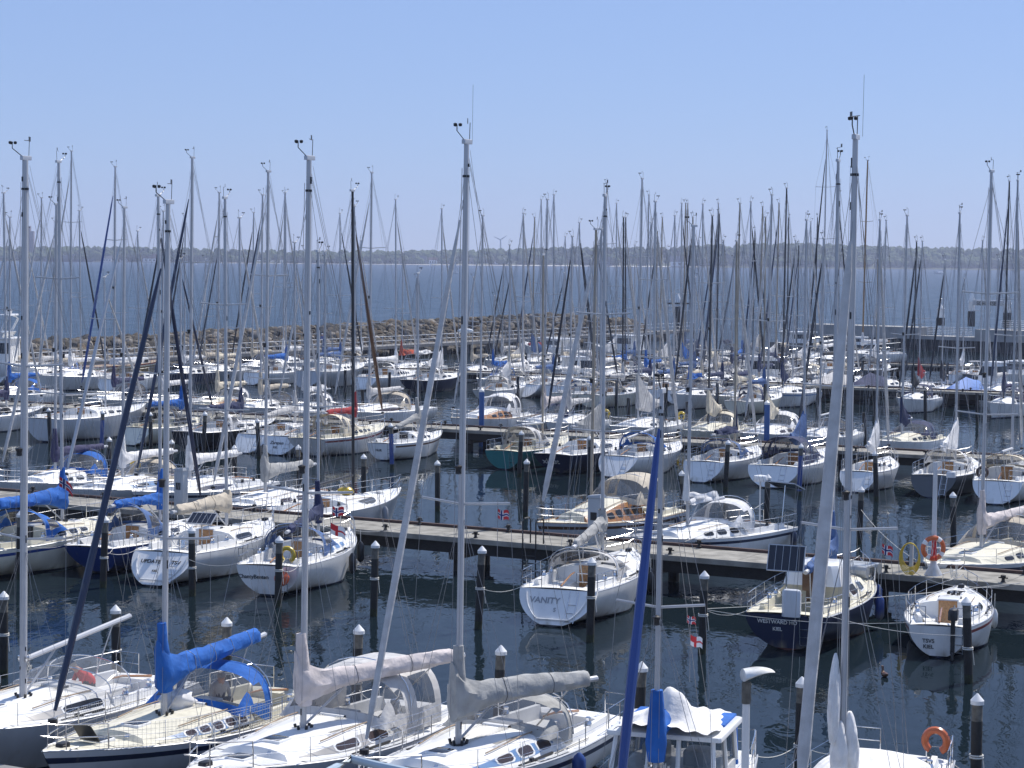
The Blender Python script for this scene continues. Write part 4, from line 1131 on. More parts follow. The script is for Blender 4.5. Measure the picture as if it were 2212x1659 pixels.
# white cloth and blue boom cover, wheelhouse of the motorsailer
def wheelhouse(root, h, x0, x1, w, z0, H, roofm, frame='white', over=.12):
    m = MB(); t = .05
    ring = lambda x, k, z: [(x, w / 2 * k, z), (x, -w / 2 * k, z)]
    m.loft([[(x1 + .25, w / 2, z0), (x0, w / 2, z0), (x0, -w / 2, z0), (x1 + .25, -w / 2, z0)], [(x1 + .22, w / 2, z0 + H * .34), (x0, w / 2, z0 + H * .34), (x0, -w / 2, z0 + H * .34), (x1 + .22, -w / 2, z0 + H * .34)]], 0)
    for x, y in ((x0, 1), (x0, -1), (x1, 1), (x1, -1), ((x0 + x1) / 2, 1), ((x0 + x1) / 2, -1), (x1, .30), (x1, -.30)):
        dx = .2 if x == x1 else 0
        m.tube([(x + dx, y * w / 2, z0 + H * .3), (x, y * w / 2 * .94, z0 + H)], .05, 6)
    m.build('wheelhouse', M[frame], root, smooth=30)
    m = MB()
    a = [(x1 + .19, w / 2 - .03, z0 + H * .34), (x0 + .02, w / 2 - .03, z0 + H * .34), (x0 + .02, -w / 2 + .03, z0 + H * .34), (x1 + .19, -w / 2 + .03, z0 + H * .34)]
    b = [(x1 - .02, w / 2 * .93, z0 + H), (x0 + .02, w / 2 * .93, z0 + H), (x0 + .02, -w / 2 * .93, z0 + H), (x1 - .02, -w / 2 * .93, z0 + H)]
    m.loft([a, b], 0, True, False); m.build('windscreen', M['glass'], root, smooth=0)
    m = MB(); m.box(((x0 + x1) / 2, 0, z0 + H + .05), (x1 - x0 + 2 * over, w + 2 * over, .10), 0, 0, .05); m.build('roof', M[roofm], root)
    m = MB(); m.box(((x0 + x1) / 2 - .2, w * .2, z0 + H * .4), (.6, .5, .5), 0, 0, .06); m.box(((x0 + x1) / 2 - .3, -w * .22, z0 + H * .4), (.6, .5, .6), 0, 0, .06); m.build('seats', M['greywhite'], root)
xb = hA5.x(.36, 1)
wheelhouse(A5, hA5, xb - .6, xb + 1.35, 2.1, hA5.s(.4) + .15, 1.12, 'white')
m = MB(); m.box((xb - .15, 0, hA5.s(.4) + 1.39), (1.2, 2.05, .05), 0, 0, .02); m.tube([(xb - .75, .95, hA5.s(.4) + 1.33), (xb - .8, .98, hA5.s(.3) + .35)], .09, 6); m.tube([(xb - .75, -.95, hA5.s(.4) + 1.33), (xb - .8, -.98, hA5.s(.3) + .35)], .09, 6)
m.build('roof_canvas', CLOTH('blue'), A5)
xm5 = .12 * 8.2; zf5 = hA5.s(.6) + .3
m = MB(); m.tube([(xm5 - .02, 0, zf5 + .6), (xm5, 0, zf5 + .95), (xm5 - .02, 0, zf5 + 1.5), (xm5 - .02, 0, zf5 + 2.0)], [.17, .22, .17, .12], 12); m.tube([(xm5 - .1, 0, zf5 + 1.15), (xm5 - .7, .03, zf5 + 1.30), (xm5 - 1.5, .05, zf5 + 1.45)], [.16, .20, .17], 12)
m.build('sail_cover', CLOTH('blue'), A5)
m = MB(); q = random.Random(4)
for k in range(26): m.sag((xm5 + q.uniform(-.2, .2), q.uniform(-.22, .22), zf5 + .55), (xm5 + q.uniform(-.22, .22), q.uniform(-.25, .25), zf5 + .5), q.uniform(.35, .8), .011, 8)
m.build('rope_coils', M['rope'], A5)
m = MB(); rg = []
for i in range(41):
    u = i / 40; x = xm5 - .30 - 2.6 * u
    row = []
    for j in range(33):
        w = (j - 16) / 16
        z = zf5 + 1.14 + .72 * math.exp(-((u - .30) / .16) ** 2 - ((w - .05) / .42) ** 2) + .16 * math.exp(-((u - .72) / .2) ** 2 - ((w + .3) / .5) ** 2) - .30 * max(0, abs(w) - .55) ** 1.2
        z += .07 + .05 * (abs(math.sin(7 * u + 3.2 * w + 1)) - .6) + .035 * (abs(math.sin(13 * u - 6 * w)) - .6) + .02 * math.sin(19 * w + 8 * u)
        row.append((x + .10 * math.sin(4 * w + 2 * u), 1.05 * w * (1 - .25 * abs(u - .4)) + .06 * math.sin(9 * u), z - .12 * u))
    rg.append(row)
m.loft(rg, 0, False, False); m.build('loose_sail', CLOTH('white'), A5, smooth=70)
# loosely dropped mainsail of the sloop at right
xm6 = .12 * 8.8; z6 = hA6.s(.6) + .45; m = MB(); q = random.Random(21)
for (dx, dy, zz0, zz1, w, d) in ((-.22, .10, .0, 1.55, .24, .17), (-.15, -.12, .1, 1.2, .22, .15), (-.42, .02, .05, 1.0, .28, .2), (.28, -.12, 1.0, 2.75, .22, .11), (.2, -.02, .2, 1.4, .18, .15)):
    rg = []; ph = q.uniform(0, 6)
    for i in range(36):
        u = i / 35; k = math.sin(math.pi * min(1, .12 + u * .86)) ** .6
        fold = lambda a: 1 + .16 * (abs(math.sin(2.5 * a + 5 * u + ph)) - .5) + .13 * (abs(math.sin(4 * a - 9 * u + 2 * ph)) - .5)
        rg.append([(xm6 + dx * (1 - .35 * u) + w * k * math.cos(a) * fold(a), dy + d * k * math.sin(a) * fold(a), z6 + zz0 + (zz1 - zz0) * u) for a in [2 * PI * j / 30 for j in range(30)]])
    m.loft(rg)
m.build('stowed_sail', CLOTH('white'), A6, smooth=70)
m = MB(); rg = []
for i in range(9):
    t = .20 + .34 * i / 8; x = hA6.x(t, 1); b = hA6.b(t) * .74; zz = hA6.s(t) + .30 + .42 * math.sin(PI * (i + .6) / 9.2)
    rg.append([(x, b * math.cos(PI * j / 12), hA6.s(t) + .2 + (zz - hA6.s(t) - .1) * math.sin(PI * j / 12) ** .7 + .02 * math.sin(3 * j + 2 * i)) for j in range(13)])
m.loft(rg, 0, False, False); m.build('cockpit_cover', CLOTH('white'), A6, smooth=60)
# arched clear dodger of the first sloop, open hatch and sail bag of the second
m = MB(); rings = []
xb = hA1.x(.36, 1); zb = hA1.s(.36)
for i in range(7):
    u = i / 6
    rings.append([(xb + .9 - 1.5 * u, (hA1.b(.36) - .36) * math.cos(PI * j / 14), zb + .38 + (.12 + .55 * math.sin(u * PI / 2)) * math.sin(PI * j / 14) ** .7) for j in range(15)])
m.loft(rings, 0, False, False); wo = m.build('windscreen', M['vinyl_clear'], A1, smooth=60)
m = MB()
for r_ in (rings[1], rings[3], rings[6]): m.tube(r_, .016, 5)
m.build('hoop', M['steel'], wo)
xh = hA2.x(.82, 1); zh = hA2.s(.82) + .10
m = MB(); m.loft([[(xh + .1, .27, zh + .02), (xh + .1, -.27, zh + .02), (xh + .13, -.27, zh + .0), (xh + .13, .27, zh + .0)], [(xh + .40, .27, zh + .40), (xh + .40, -.27, zh + .40), (xh + .44, -.27, zh + .42), (xh + .44, .27, zh + .42)]]); m.build('open_hatch', M['plastic'], A2, smooth=0)
m = MB()
for sd in (1, -1):
    m = MB(); tt = [.10 + .78 * i / 70 for i in range(71)]
    for t in tt: m.wire(hA2.edge(t, sd, .03, .05), hA2.edge(t, sd, .57, .05), .0035)
    for k in range(5):
        for a, b in zip(tt[::7], tt[7::7]): m.wire(hA2.edge(a, sd, .08 + .11 * k, .05), hA2.edge(b, sd, .08 + .11 * k, .05), .0035)
    m.build('rail_netting', M['rope'], A2)
p = loc2w(A2, (hA2.x(.49, 1), -.1, hA2.s(.5) + .45))
o = empty('sail_bag', p, .6); tag(o, 'crumpled white bag with dark stripes lying on the cream-decked sloop by its sprayhood', 'sail bag')
m = MB(); q = random.Random(5); rg = []
for i in range(9):
    ph = PI * (i + .25) / 8.5
    rg.append([(.44 * math.sin(ph) * math.cos(a) * q.uniform(.7, 1.25), .24 * math.sin(ph) * math.sin(a) * q.uniform(.7, 1.25), .1 + .30 * math.cos(ph) * q.uniform(.85, 1.1)) for a in [2 * PI * k / 12 for k in range(12)]])
m.loft(rg, 0, True, True, lambda a, b: 1 if b in (3,) else 0); m.build('bag_body', [CLOTH('white'), CLOTH('dark')], o, smooth=50)
def cloth_heap(root, h, t, label, cl, s=1.0):
    p = loc2w(root, (h.x(t, 1), 0, h.s(t) + .42))
    o = empty('folded_cloth', p, .4); tag(o, label, 'canvas')
    m = MB(); q = random.Random(9); rg = []
    for i in range(7):
        ph = PI * (i + .2) / 7
        rg.append([(.6 * s * math.sin(ph) * math.cos(a) * q.uniform(.85, 1.15), .42 * s * math.sin(ph) * math.sin(a) * q.uniform(.85, 1.15), .1 + .2 * s * math.cos(ph)) for a in [2 * PI * k / 10 for k in range(10)]])
    m.loft(rg); m.build('cloth', CLOTH(cl), o)

# row with sterns towards the camera, in front of the nearest pier
B0, hB0 = putp(135, 1112, 352, 10.0, 'cream sloop with blue hood, big bright blue sail cover and blue hull stripe', 1, -6, 1.8, det=2, hull='cream', stripe='blue', deck='deck_cream', cover='blue', fat=1.5, hood='blue', wins=3, spr=2, gen=None, boomE=.42, stern='vertical', door='plastic')
B1, hB1 = puts(190, 1243, 347, 66.2, 425, 'blue-hulled sloop with steel stern ladder, faded blue hood and blue sail cover', det=2, hull='blue', deck='deck_white', cover='blue', fat=.95, hood='steelblue', hoodH=1.0, spr=1, gen='navy', wins=2, boomE=.40, stern='counter', ring=None)
B2, hB2 = puts(325, 1268, 508, 66.8, 430, 'white sloop lettered UPDATE on its broad rounded open transom, beige sail cover', L=9.8, det=2, hull='white', stripe=None, boot='antifoul_dark', cover='beige', fat=1.35, hood=None, wins=1, spr=2, gen=None, stern='scoop', wheel=True, boomE=.42, door='varnish', collar=.3, name=[('UPDATE', .22, .42, .72, 'plastic'), ('TSV', .22, -.62, .72, 'plastic'), ('KIEL', .12, .1, .46, 'plastic')])
B3, hB3 = puts(575, 1290, 690, 66.0, 545, 'white sloop with navy sail cover, blue hood, brown cabin door and round orange buoy', L=9.0, det=2, hull='white', boot='antifoul', cover='navy', fat=1.0, hood='steelblue', hoodH=.75, wins=3, winc='lightblue', spr=1, gen=None, door='varnish', stern='vertical', boomE=.36, boomrise=-.10, name=[('ChantyBenten', .20, .55, .62, 'darkgrey')], ring='yellow')
B4, hB4 = puts(1186, 1357, 1309, 66.6, 425, 'white sloop lettered VANITY on its wide transom, grey sail cover, varnished cabin door', L=9.6, det=2, hull='white', boot='antifoul_dark', cover='grey', fat=1.0, boomrise=-.13, boomz=1.35, hood='lightgrey', hoodH=.7, wins=0, spr=2, gen=None, bs=.84, door='varnish', stern='reverse', hc=.34, boomE=.33, name=[('VANITY', .30, .40, .70, 'grey'), ('S', .2, .0, .46, 'grey')], collar=.3)
B5, hB5 = puts(1695, 1408, 1797, 66.4, 350, 'dark blue cruiser lettered WESTWARD HO with solar panel on the stern rail', L=9.6, det=2, hull='navy', boot='antifoul_red', deck='deck_cream', cover='steelblue', fat=1.05, wins=2, spr=1, gen=None, stern='vertical', hc=.62, boomrise=-.12, boomE=.34, name=[('WESTWARD HO', .17, .30, .78, 'white'), ('KIEL', .16, .30, .58, 'white')], door='brown', bs=.82)
s6 = at(2025, 1424, 0)
B6, hB6 = sailboat(s6 + Vector((math.sin(R(17.7)), math.cos(R(17.7)), 0)) * .6 * 7.2, None, 7.2, 'small mastless white boat with red rail stripe, brown cabin door and black outboard', R(17.7), det=2, B=2.7, hull='white', stripe='red', boot='antifoul', deck='deck_white', wins=1, door='varnish', stern='vertical', outboard=True, bs=.66, F=.95, hc=.34, name=[('TSV5', .17, .30, .52, 'darkgrey'), ('KIEL', .17, .30, .34, 'darkgrey')])
# row behind the nearest pier, bows over the pier
C0, _ = putp(119, 1005, 443, 10.0, 'white sloop with dark purple boom cover at the far left behind the nearest pier', -1, 0, 1.9, det=1, cover='purple', hood='blue', hoodH=.95, spr=1, wins=3, gen='lightgrey', ring='yellow')
C1, _ = putp(265, 1019, 450, 10.6, 'white sloop with white sail cover and cream sprayhood beside the blue-hooded sloop', -1, 0, 1.9, det=1, cover='white', fat=1.05, hood='beige', wins=2, spr=1, gen='alu', band='lightblue')
C2, _ = putp(410, 1024, 342, 10.4, 'white sloop with white cover and long dark blue window band behind the grey pedestal', -1, 0, 1.9, det=1, cover='white', fat=1.1, hull='white', stripe='navy', band='navy', wins=0, spr=2, gen='navy')
C3, _ = putp(573, 1049, 372, 10.2, 'white sloop with beige-grey sail cover and teak grab rails behind the nearest pier', -1, 0, 1.9, det=1, cover='grey', fat=1.3, hull='greywhite', wins=2, winc='brownwindow', spr=2, gen='lightgrey')
C4, hC4 = putp(763, 1058, 414, 9.8, 'grey-hulled racing sloop with black mast and bare black boom, yellow bag on deck', 1, 0, 1.7, det=1, hull='silver', boot='white', cover=None, mast='alu_dark', spr=1, gen=None, wins=0, stern='vertical', hc=.32, boomE=.34, boomrise=-.08)
C6, hC6 = putp(1277, 1085, 497, 9.6, 'classic wooden-cabin motorsailer with beige canvas top and varnished sides', -1, 7, 1.9, det=1, hull='greywhite', stripe='brown', deck='deck_cream', cabin='varnish', hc=.75, hood='beige', tent=.9, hoodH=1.1, mast='alu_tan', boom=False, gen='lightgrey', genr=.11, wins=4, winc='window', stern='counter', door='varnish')
C7, hC7 = putp(1485, 1115, 490, 9.4, 'grey-decked white sloop with flaked white sail, clear hood and stern solar panel', -1, 16, 1.9, det=1, hull='white', stripe='navy', deck='deck_grey', cover='white', ckind='flaked', hood='white', hoodH=.95, wins=3, gen=None, spr=1, stern='vertical', boomE=.22)
C8, hC8 = putp(2120, 1166, 372, 11.0, 'large cream-decked yacht with long beige sail cover and beige hood at right edge', -1, 8, 1.9, det=1, hull='white', stripe='navy', deck='deck_cream', cover='pink', fat=1.05, hood='beige', hoodH=1.0, wins=3, band=None, spr=2, gen=None, boomE=.42)
# before the second pier, sterns towards the camera
VD = 110.0
put(14, 418, 9.5, 'white sloop with dark hood at the far left before the second pier', VD, det=1, hood='dark', cover='purple', spr=1, gen='lightgrey', wins=2)
put(228, 600, 11.0, 'large white sloop with tall plain hull side before the second pier', VD, 1, -2, det=1, hull='greywhite', wins=3, spr=2, F=1.45, gen='lightgrey', hood=None, stern='vertical')
put(392, 560, 9.0, 'cream sloop with blue spray canvas hanging over its stern rail', VD, det=1, hull='cream', deck='deck_cream', cover='blue', wins=2, gen='navy', stern='reverse', hood='dark')
put(520, 472, 9.4, 'black-hulled sloop with navy sail cover, white hood and a tyre fender', VD, det=1, hull='black', cover='navy', hood='white', wins=2, gen='lightgrey', stern='vertical')
put(638, 525, 9.0, 'white sloop with open cockpit and pale grey boom cover falling to its stern', VD, det=1, hull='white', cover='lightgrey', fat=1.1, wins=2, gen='alu', boomrise=-.08, stern='scoop')
put(703, 545, 9.2, 'white sloop with broad lettered transom half hidden behind a white mast', VD, det=1, hull='white', wins=2, cover=None, gen=None, stern='reverse', bs=.85, name=[('Zarapan', .3, .2, .66, 'darkgrey'), ('KIEL', .2, .2, .42, 'darkgrey')])
put(766, 447, 9.8, 'cream sloop with red hull stripe, red sail cover and cream cockpit tent', VD + .6, 1, -4, det=1, hull='white', stripe='red', deck='deck_cream', cover='red', hood='cream', tent=.6, hoodH=.95, wins=4, gen='brown', genr=.10, spr=1, stern='counter')
put(903, 592, 7.6, 'small white sloop with dark grey drooping sail and black cabin door', VD, 1, -3, det=1, hull='white', stripe='brown', cover='grey', ckind='cover', boomrise=-.18, wins=3, gen=None, door='plastic', stern='vertical', name=[('NUR', .2, .2, .6, 'darkgrey')])
put(1172, 552, 8.6, 'dark green-hulled sloop with cream deck and white rounded canopy', VD, 1, -2, det=1, hull='green', deck='deck_cream', wins=2, hood='lightgrey', tent=.5, hoodH=.9, gen=None, stern='vertical', boomE=.3, mast='alu_tan')
put(1297, 497, 9.6, 'navy-hulled sloop lettered xlout with grey triangular sail bundle', VD, 1, 0, det=1, hull='navy', deck='deck_white', cover='grey', ckind='bundle', wins=1, gen=None, spr=1, stern='counter', name=[('xlout', .5, .3, .62, 'white')], hc=.5)
put(1412, 437, 9.0, 'white sloop with light blue hood and bare white boom before the second pier', VD, 1, 0, det=1, hull='white', hood='blue', hoodH=.85, cover=None, wins=2, gen='lightgrey', genr=.09, boomrise=-.1, stern='scoop', spr=2)
put(1587, 522, 9.0, 'white sloop with rumpled navy sail cover and brown windows', VD, 1, -2, det=1, hull='white', cover='navy', ckind='flaked', hood='steelblue', hoodH=.7, wins=2, winc='brownwindow', gen='lightgrey', mast='alu_tan', stern='reverse')
put(1736, 477, 9.6, 'white sloop with huge navy cockpit canopy and blue hanging sail bag', VD, 1, -3, det=1, hull='white', stripe=None, hood='navy', tent=1.1, hoodH=1.1, cover='steelblue', ckind='bundle', fat=1.2, wins=2, winc='brownwindow', gen=None, bs=.9, stern='reverse', boomE=.26, hc=.4)
put(1893, 477, 7.6, 'small open white keelboat with loose white sail hung on its boom', VD - .5, 1, -6, det=1, hull='white', cover='white', ckind='bundle', fat=1.1, wins=1, gen='lightgrey', boomE=.28, stern='scoop', hc=.25)
put(2064, 462, 9.0, 'white sloop with black hull side, white hooped canopy and grey fender ball', VD, 1, -4, det=1, hull='darkgrey', cover='white', ckind='bundle', hood='white', hoodH=.85, wins=0, gen=None, stern='reverse', name=[('Skjold', .16, -.5, .8, 'darkgrey')])
put(2186, 392, 9.4, 'white sloop with steel ladder on a sloping transom at the right edge', VD - 1, 1, -8, det=1, hull='white', hood='cream', hoodH=.8, tent=.5, wins=2, gen='lightgrey', stern='reverse', ring='brown')
# behind the second pier, bows towards the pier
VE = 125.0
put(20, 470, 9.6, 'white sloop with bright blue boom cover at the far left behind the second pier', VE, -1, det=1, cover='blue', hood='blue', wins=2, gen='lightgrey', spr=1)
put(246, 361, 10.0, 'white sloop with people standing on deck and dark oval windows', VE, -1, det=1, band='grey', wins=1, gen='blue', genr=.085, cover='purple', hood='dark', spr=2)
put(350, 457, 9.0, 'white sloop with short white sail cover beside the bright blue one', VE, -1, det=1, cover='white', hood=None, wins=2, gen='dark', spr=1)
put(470, 417, 9.6, 'wooden-cabin yacht with tan sail cover and white hood behind the second pier', VE, -1, det=1, cabin='varnish', deck='deck_cream', cover='cream', hood='white', wins=3, gen='lightgrey', spr=1, hc=.5)
put(563, 422, 9.6, 'white sloop with dark hooped spray frame behind the second pier', VE, -1, det=1, hood='dark', hoodH=.6, wins=2, gen='navy', spr=1, cover='beige')
put(657, 542, 8.6, 'white sloop with crumpled white sail behind the tall white mast', VE, -1, det=1, cover='white', ckind='flaked', wins=2, gen='lightgrey', spr=1, hood='white')
put(797, 374, 11.2, 'sleek white sloop with long dark window wedge, beige hood and grey sail cover', VE, -1, 2, det=1, hull='white', band='brownwindow', wins=0, hood='beige', hoodH=.9, cover='lightgrey', fat=1.05, gen='lightgrey', spr=2, stern='vertical')
put(1037, 467, 9.6, 'white gaff-style yacht with varnished cabin and white arched tent', VE, -1, 0, det=1, cabin='varnish', hood='white', tent=.7, hoodH=1.1, cover=None, wins=3, gen='lightgrey', genr=.06, hc=.55, spr=1, stern='counter')
put(1175, 432, 9.2, 'white sloop with pink-white boat cover and navy hood behind the second pier', VE, -1, 0, det=1, hood='navy', cover='pink', fat=1.3, wins=2, gen=None, spr=1)
put(1230, 512, 8.2, 'white sloop with yellow horseshoe buoy behind the second pier', VE + 1, -1, 0, det=1, wins=2, gen='dark', ring='yellow', cover='lightgrey', hood=None)
put(1378, 387, 10.0, 'white sloop with large grey-white sail bundle hanging in a triangle', VE, -1, 0, det=1, wins=2, cover='lightgrey', ckind='bundle', fat=1.7, gen=None, spr=2, ring='yellow')
put(1530, 467, 9.2, 'cream sloop with beige sail cover, cream windscreen and black mast', VE, -1, 0, det=1, hull='cream', deck='deck_cream', mast='alu_dark', cover='cream', ckind='bundle', hood='cream', wins=3, winc='brownwindow', gen=None, spr=2, boomE=.24)
put(1657, 422, 9.6, 'white sloop with hard white windscreen and furled beige sail, second pier', VE, -1, 0, det=1, cover='cream', ckind='bundle', hood='white', tent=.4, hoodH=.9, wins=2, winc='brownwindow', gen='lightgrey', spr=1, boomE=.2)
put(1770, 516, 9.4, 'white sloop with dark side fenders and black hoop, right of the hard windscreen boat', VE, -1, 0, det=1, wins=2, hood='dark', hoodH=.6, gen='dark', cover=None, spr=1)
put(1948, 467, 9.0, 'cream-decked sloop with navy mast sleeve and curved navy hood', VE, -1, 6, det=1, hull='white', deck='deck_cream', cover='navy', ckind='bundle', fat=1.0, hood='navy', tent=.4, hoodH=.75, wins=3, gen=None, spr=1, boomE=.14)
# before the third pier
VF = 166.5
put(618, 417, 9.8, 'white sloop with bright blue sail cover and white doghouse before the jetty', VF, 1, det=0, cover='blue', fat=1.3, hood='white', wins=2, gen='lightgrey', stern='reverse')
put(735, 462, 11.5, 'long grey-sided white yacht before the jetty boulders', VF, 1, -4, det=0, hull='silver', wins=4, gen='dark', cover='steelblue', F=1.5)
put(855, 432, 10.5, 'white centre-cockpit yacht with white raised sail cover and row of portholes', VF, 1, 0, det=0, cover='white', fat=1.2, hood='white', wins=5, gen='alu', spr=2, hc=.6)
put(954, 452, 9.5, 'dark blue-hulled sloop with white side fenders and white hood', VF, 1, -4, det=0, hull='navy', hood='white', cover='white', ckind='bundle', wins=2, gen='lightgrey', stern='counter', mast='alu')
put(1066, 640, 7.6, 'small white boat with crumpled bright blue sail and blue canopy', VF + 1, -1, 0, det=0, cover='blue', ckind='flaked', hood='blue', hoodH=.9, gen=None, stern='vertical', wins=1)
put(1129, 462, 9.6, 'white sloop with olive-green hood and fat white sail cover', VF, 1, -4, det=0, cover='white', fat=1.3, hood='grey', wins=3, gen='lightgrey', stern='reverse')
put(1195, 422, 9.4, 'white sloop with blue dinghy canvas over its stern before the third pier', VF, 1, 0, det=0, cover='steelblue', wins=2, gen=None, hull='white', stern='scoop')
put(1250, 482, 8.8, 'white sloop with green-striped hull before the third pier', VF, 1, 0, det=0, stripe='green', wins=2, gen='dark', genr=.12, hood=None, cover='white')
put(1404, 482, 9.0, 'dark-hulled sloop with navy boom cover before the third pier', VF, 1, 0, det=0, hull='darkgrey', cover='navy', wins=2, gen='lightgrey', stern='counter', hood='dark')
put(1455, 467, 9.0, 'white sloop with black rubbing strake and portholes before the third pier', VF, 1, 0, det=0, stripe='black', wins=3, gen=None, cover='steelblue', hood=None)
put(1515, 442, 9.0, 'white sloop with grey dome hood before the third pier', VF, 1, 0, det=0, hood='lightgrey', hoodH=.9, wins=2, gen='lightgrey', cover='beige')
put(1560, 520, 8.6, 'black-hulled boat with white stern lettering patch before the third pier', VF - 1, 1, 0, det=0, hull='black', wins=2, gen=None, cover='navy', stern='counter')
put(1618, 437, 9.6, 'navy-hulled yacht with white deck and navy hood before the third pier', VF, 1, 0, det=0, hull='navy', hood='navy', cover='navy', fat=1.2, wins=3, gen='dark', stern='counter', spr=2)
put(1690, 407, 9.8, 'white yacht with blue hull line, bow pointing at camera, black mast', VF - 2, -1, 4, det=0, stripe='lightblue', mast='alu_dark', cover='navy', ckind='bundle', fat=.9, wins=2, gen=None, deck='deck_white', boomE=.12)
put(1972, 522, 7.6, 'small white sloop moored stern-to with navy hood and black mast', VF - 1.5, -1, 4, det=0, mast='alu_dark', cover='dark', ckind='bundle', hood='navy', wins=2, gen='dark', boomE=.16)
put(2168, 392, 7.8, 'small white sloop with dark blue mast sleeve at the right edge', VF - 2.5, -1, 4, det=0, mast='alu_dark', cover='purple', hood='navy', wins=2, gen='navy', boomE=.2)
# behind the third pier and around the farthest pier
VG, VH, VI = 179.0, 209.0, 222.5
put(868, 547, 9.0, 'sloop with orange-red sail cover behind the white centre-cockpit yacht', VG, -1, 0, det=0, cover='orangered', fat=1.3, ckind='flaked', wins=2, gen=None)
put(898, 600, 8.6, 'white sloop with plain boom behind the dark blue-hulled sloop', VG + 2, -1, 0, det=0, cover='white', ckind='flaked', wins=2, gen=None)
put(1304, 397, 10.0, 'tall-masted white sloop with white hull behind the third pier', VG, -1, 0, det=0, wins=2, gen='lightgrey', cover='white', spr=2)
put(1168, 432, 9.0, 'white sloop with bright red sail cover near the jetty bend', VH, 1, 0, det=0, cover='red', ckind='flaked', wins=2, gen=None)
put(1220, 512, 8.6, 'white sloop with bare boom left of the white motor cruisers', VH, 1, 0, det=0, wins=2, gen='lightgrey', hood=None)
put(1330, 440, 9.2, 'white sloop with white sail bundle beside the white motor cruiser', VH, 1, 0, det=0, cover='white', ckind='bundle', wins=2, gen='lightgrey')
put(1395, 422, 9.4, 'white sloop with bright blue cover near the jetty end', VG, -1, 0, det=0, cover='blue', wins=2, gen=None, spr=2)
put(1508, 520, 8.6, 'white sloop with navy sail bag below the beacon', VH, 1, 0, det=0, cover='navy', ckind='bundle', hood='steelblue', wins=2, gen=None)
put(1547, 462, 9.0, 'white sloop with blue-black mast near the beacon', VG, -1, 0, det=0, mast='alu_dark', cover='beige', wins=2, gen='navy')
put(1604, 530, 8.6, 'white sloop with shiny blue raised sail cover near the harbour mouth', VH, 1, 0, det=0, cover='blue', fat=1.2, boomrise=-.12, wins=2, gen=None)
put(1640, 447, 9.0, 'white sloop with brown mast right of the shiny blue cover', VG, -1, 0, det=0, mast='alu_tan', cover='navy', wins=2, gen='lightgrey')
put(1677, 560, 8.6, 'white sloop with white sail cover in front of the harbour mouth', VH, 1, 0, det=0, cover='white', ckind='bundle', wins=2, gen=None)
put(1712, 520, 8.6, 'white sloop with dark round canopy near the harbour mouth', VG, -1, 0, det=0, hood='dark', hoodH=1.0, wins=2, gen='dark', cover=None)
put(1748, 480, 9.2, 'sloop with loose white mainsail left of the dark motor yacht', VH, 1, 4, det=0, cover='white', ckind='bundle', fat=1.3, wins=2, gen='lightgrey', hull='black', spr=1)
put(1776, 282, 12.5, 'very tall-masted white yacht near the farthest pier', VI, -1, 0, det=0, wins=3, gen='dark', cover='white', spr=3, mr=.085)
put(1808, 420, 10.5, 'dark-masted yacht with black furled sails before the farthest pier', VH, 1, 2, det=0, mast='alu_dark', gen='dark', wins=2, hull='white', cover='dark')
put(1863, 347, 11.0, 'classic yacht with tall wooden mast moored along the mole', VI + 18, -1, 30, det=0, mast='alu_brown', cover='white', fat=1.1, gen=None, wins=3, spr=2, hull='white', mr=.09)
put(1893, 560, 8.4, 'small sloop with black hooped tent and yellowish mast at the farthest pier', VH + 1, 1, 4, det=0, mast='alu_tan', hood='dark', hoodH=1.0, cover='white', ckind='bundle', gen=None, wins=1, hull='black')
put(1906, 477, 8.6, 'white sloop with sloping roof cabin before the farthest pier', VG + 2, -1, 4, det=0, wins=2, gen='lightgrey', cover=None)
put(1985, 522, 8.4, 'small sloop with bright red hanging sail bag behind the third pier', VG, -1, 4, det=0, cover='red', ckind='bundle', fat=1.0, gen='dark', wins=1, hull='white', boomE=.16)
put(2034, 562, 7.4, 'small open white keelboat behind the third pier, dark mast cover', VG, -1, 4, det=0, cover='dark', ckind='bundle', gen='dark', wins=0, boomE=.16, hc=.22)
put(2080, 602, 7.0, 'small white open boat between the red bag sloop and the blue tarpaulin', VH - 1, 1, 4, det=0, gen=None, wins=0, cover='white', ckind='bundle', boomE=.16, hc=.25)
put(2118, 520, 7.4, 'small dark-hulled open boat with white rim before the farthest pier', VH, 1, 6, det=0, gen='lightgrey', wins=0, hull='darkgrey', cover=None, hc=.25)
put(2150, 560, 8.0, 'white sloop with slim grey mast before the farthest pier at right', VG, -1, 4, det=0, gen=None, wins=2, cover='lightgrey')
put(1020, 600, 8.4, 'white sloop with grey mast hidden behind the tall central mast', VG, -1, 0, det=0, wins=2, gen=None, cover='beige')
put(175, 456, 9.0, 'sloop with red-tipped mast moored at the left jetty', 150, 1, 0, det=0, wins=2, gen='dark', cover='beige', hood=None)
put(152, 327, 11.0, 'tall-masted white sloop far left between second pier and jetty', 146, -1, 0, det=0, wins=2, gen='lightgrey', cover='white', spr=2)
put(88, 428, 9.6, 'white sloop with slim mast left of the tall-masted one', 148, -1, 0, det=0, wins=2, gen='lightgrey', cover='lightgrey', spr=1)
put(612, 420, 9.2, 'white sloop with pale mast near the jetty boulders', VF + 14, -1, 0, det=0, wins=2, gen='lightgrey', cover='white')
put(442, 560, 8.6, 'white sloop with bare boom close under the jetty railing', 165, -1, 0, det=0, wins=2, gen=None, cover='beige')

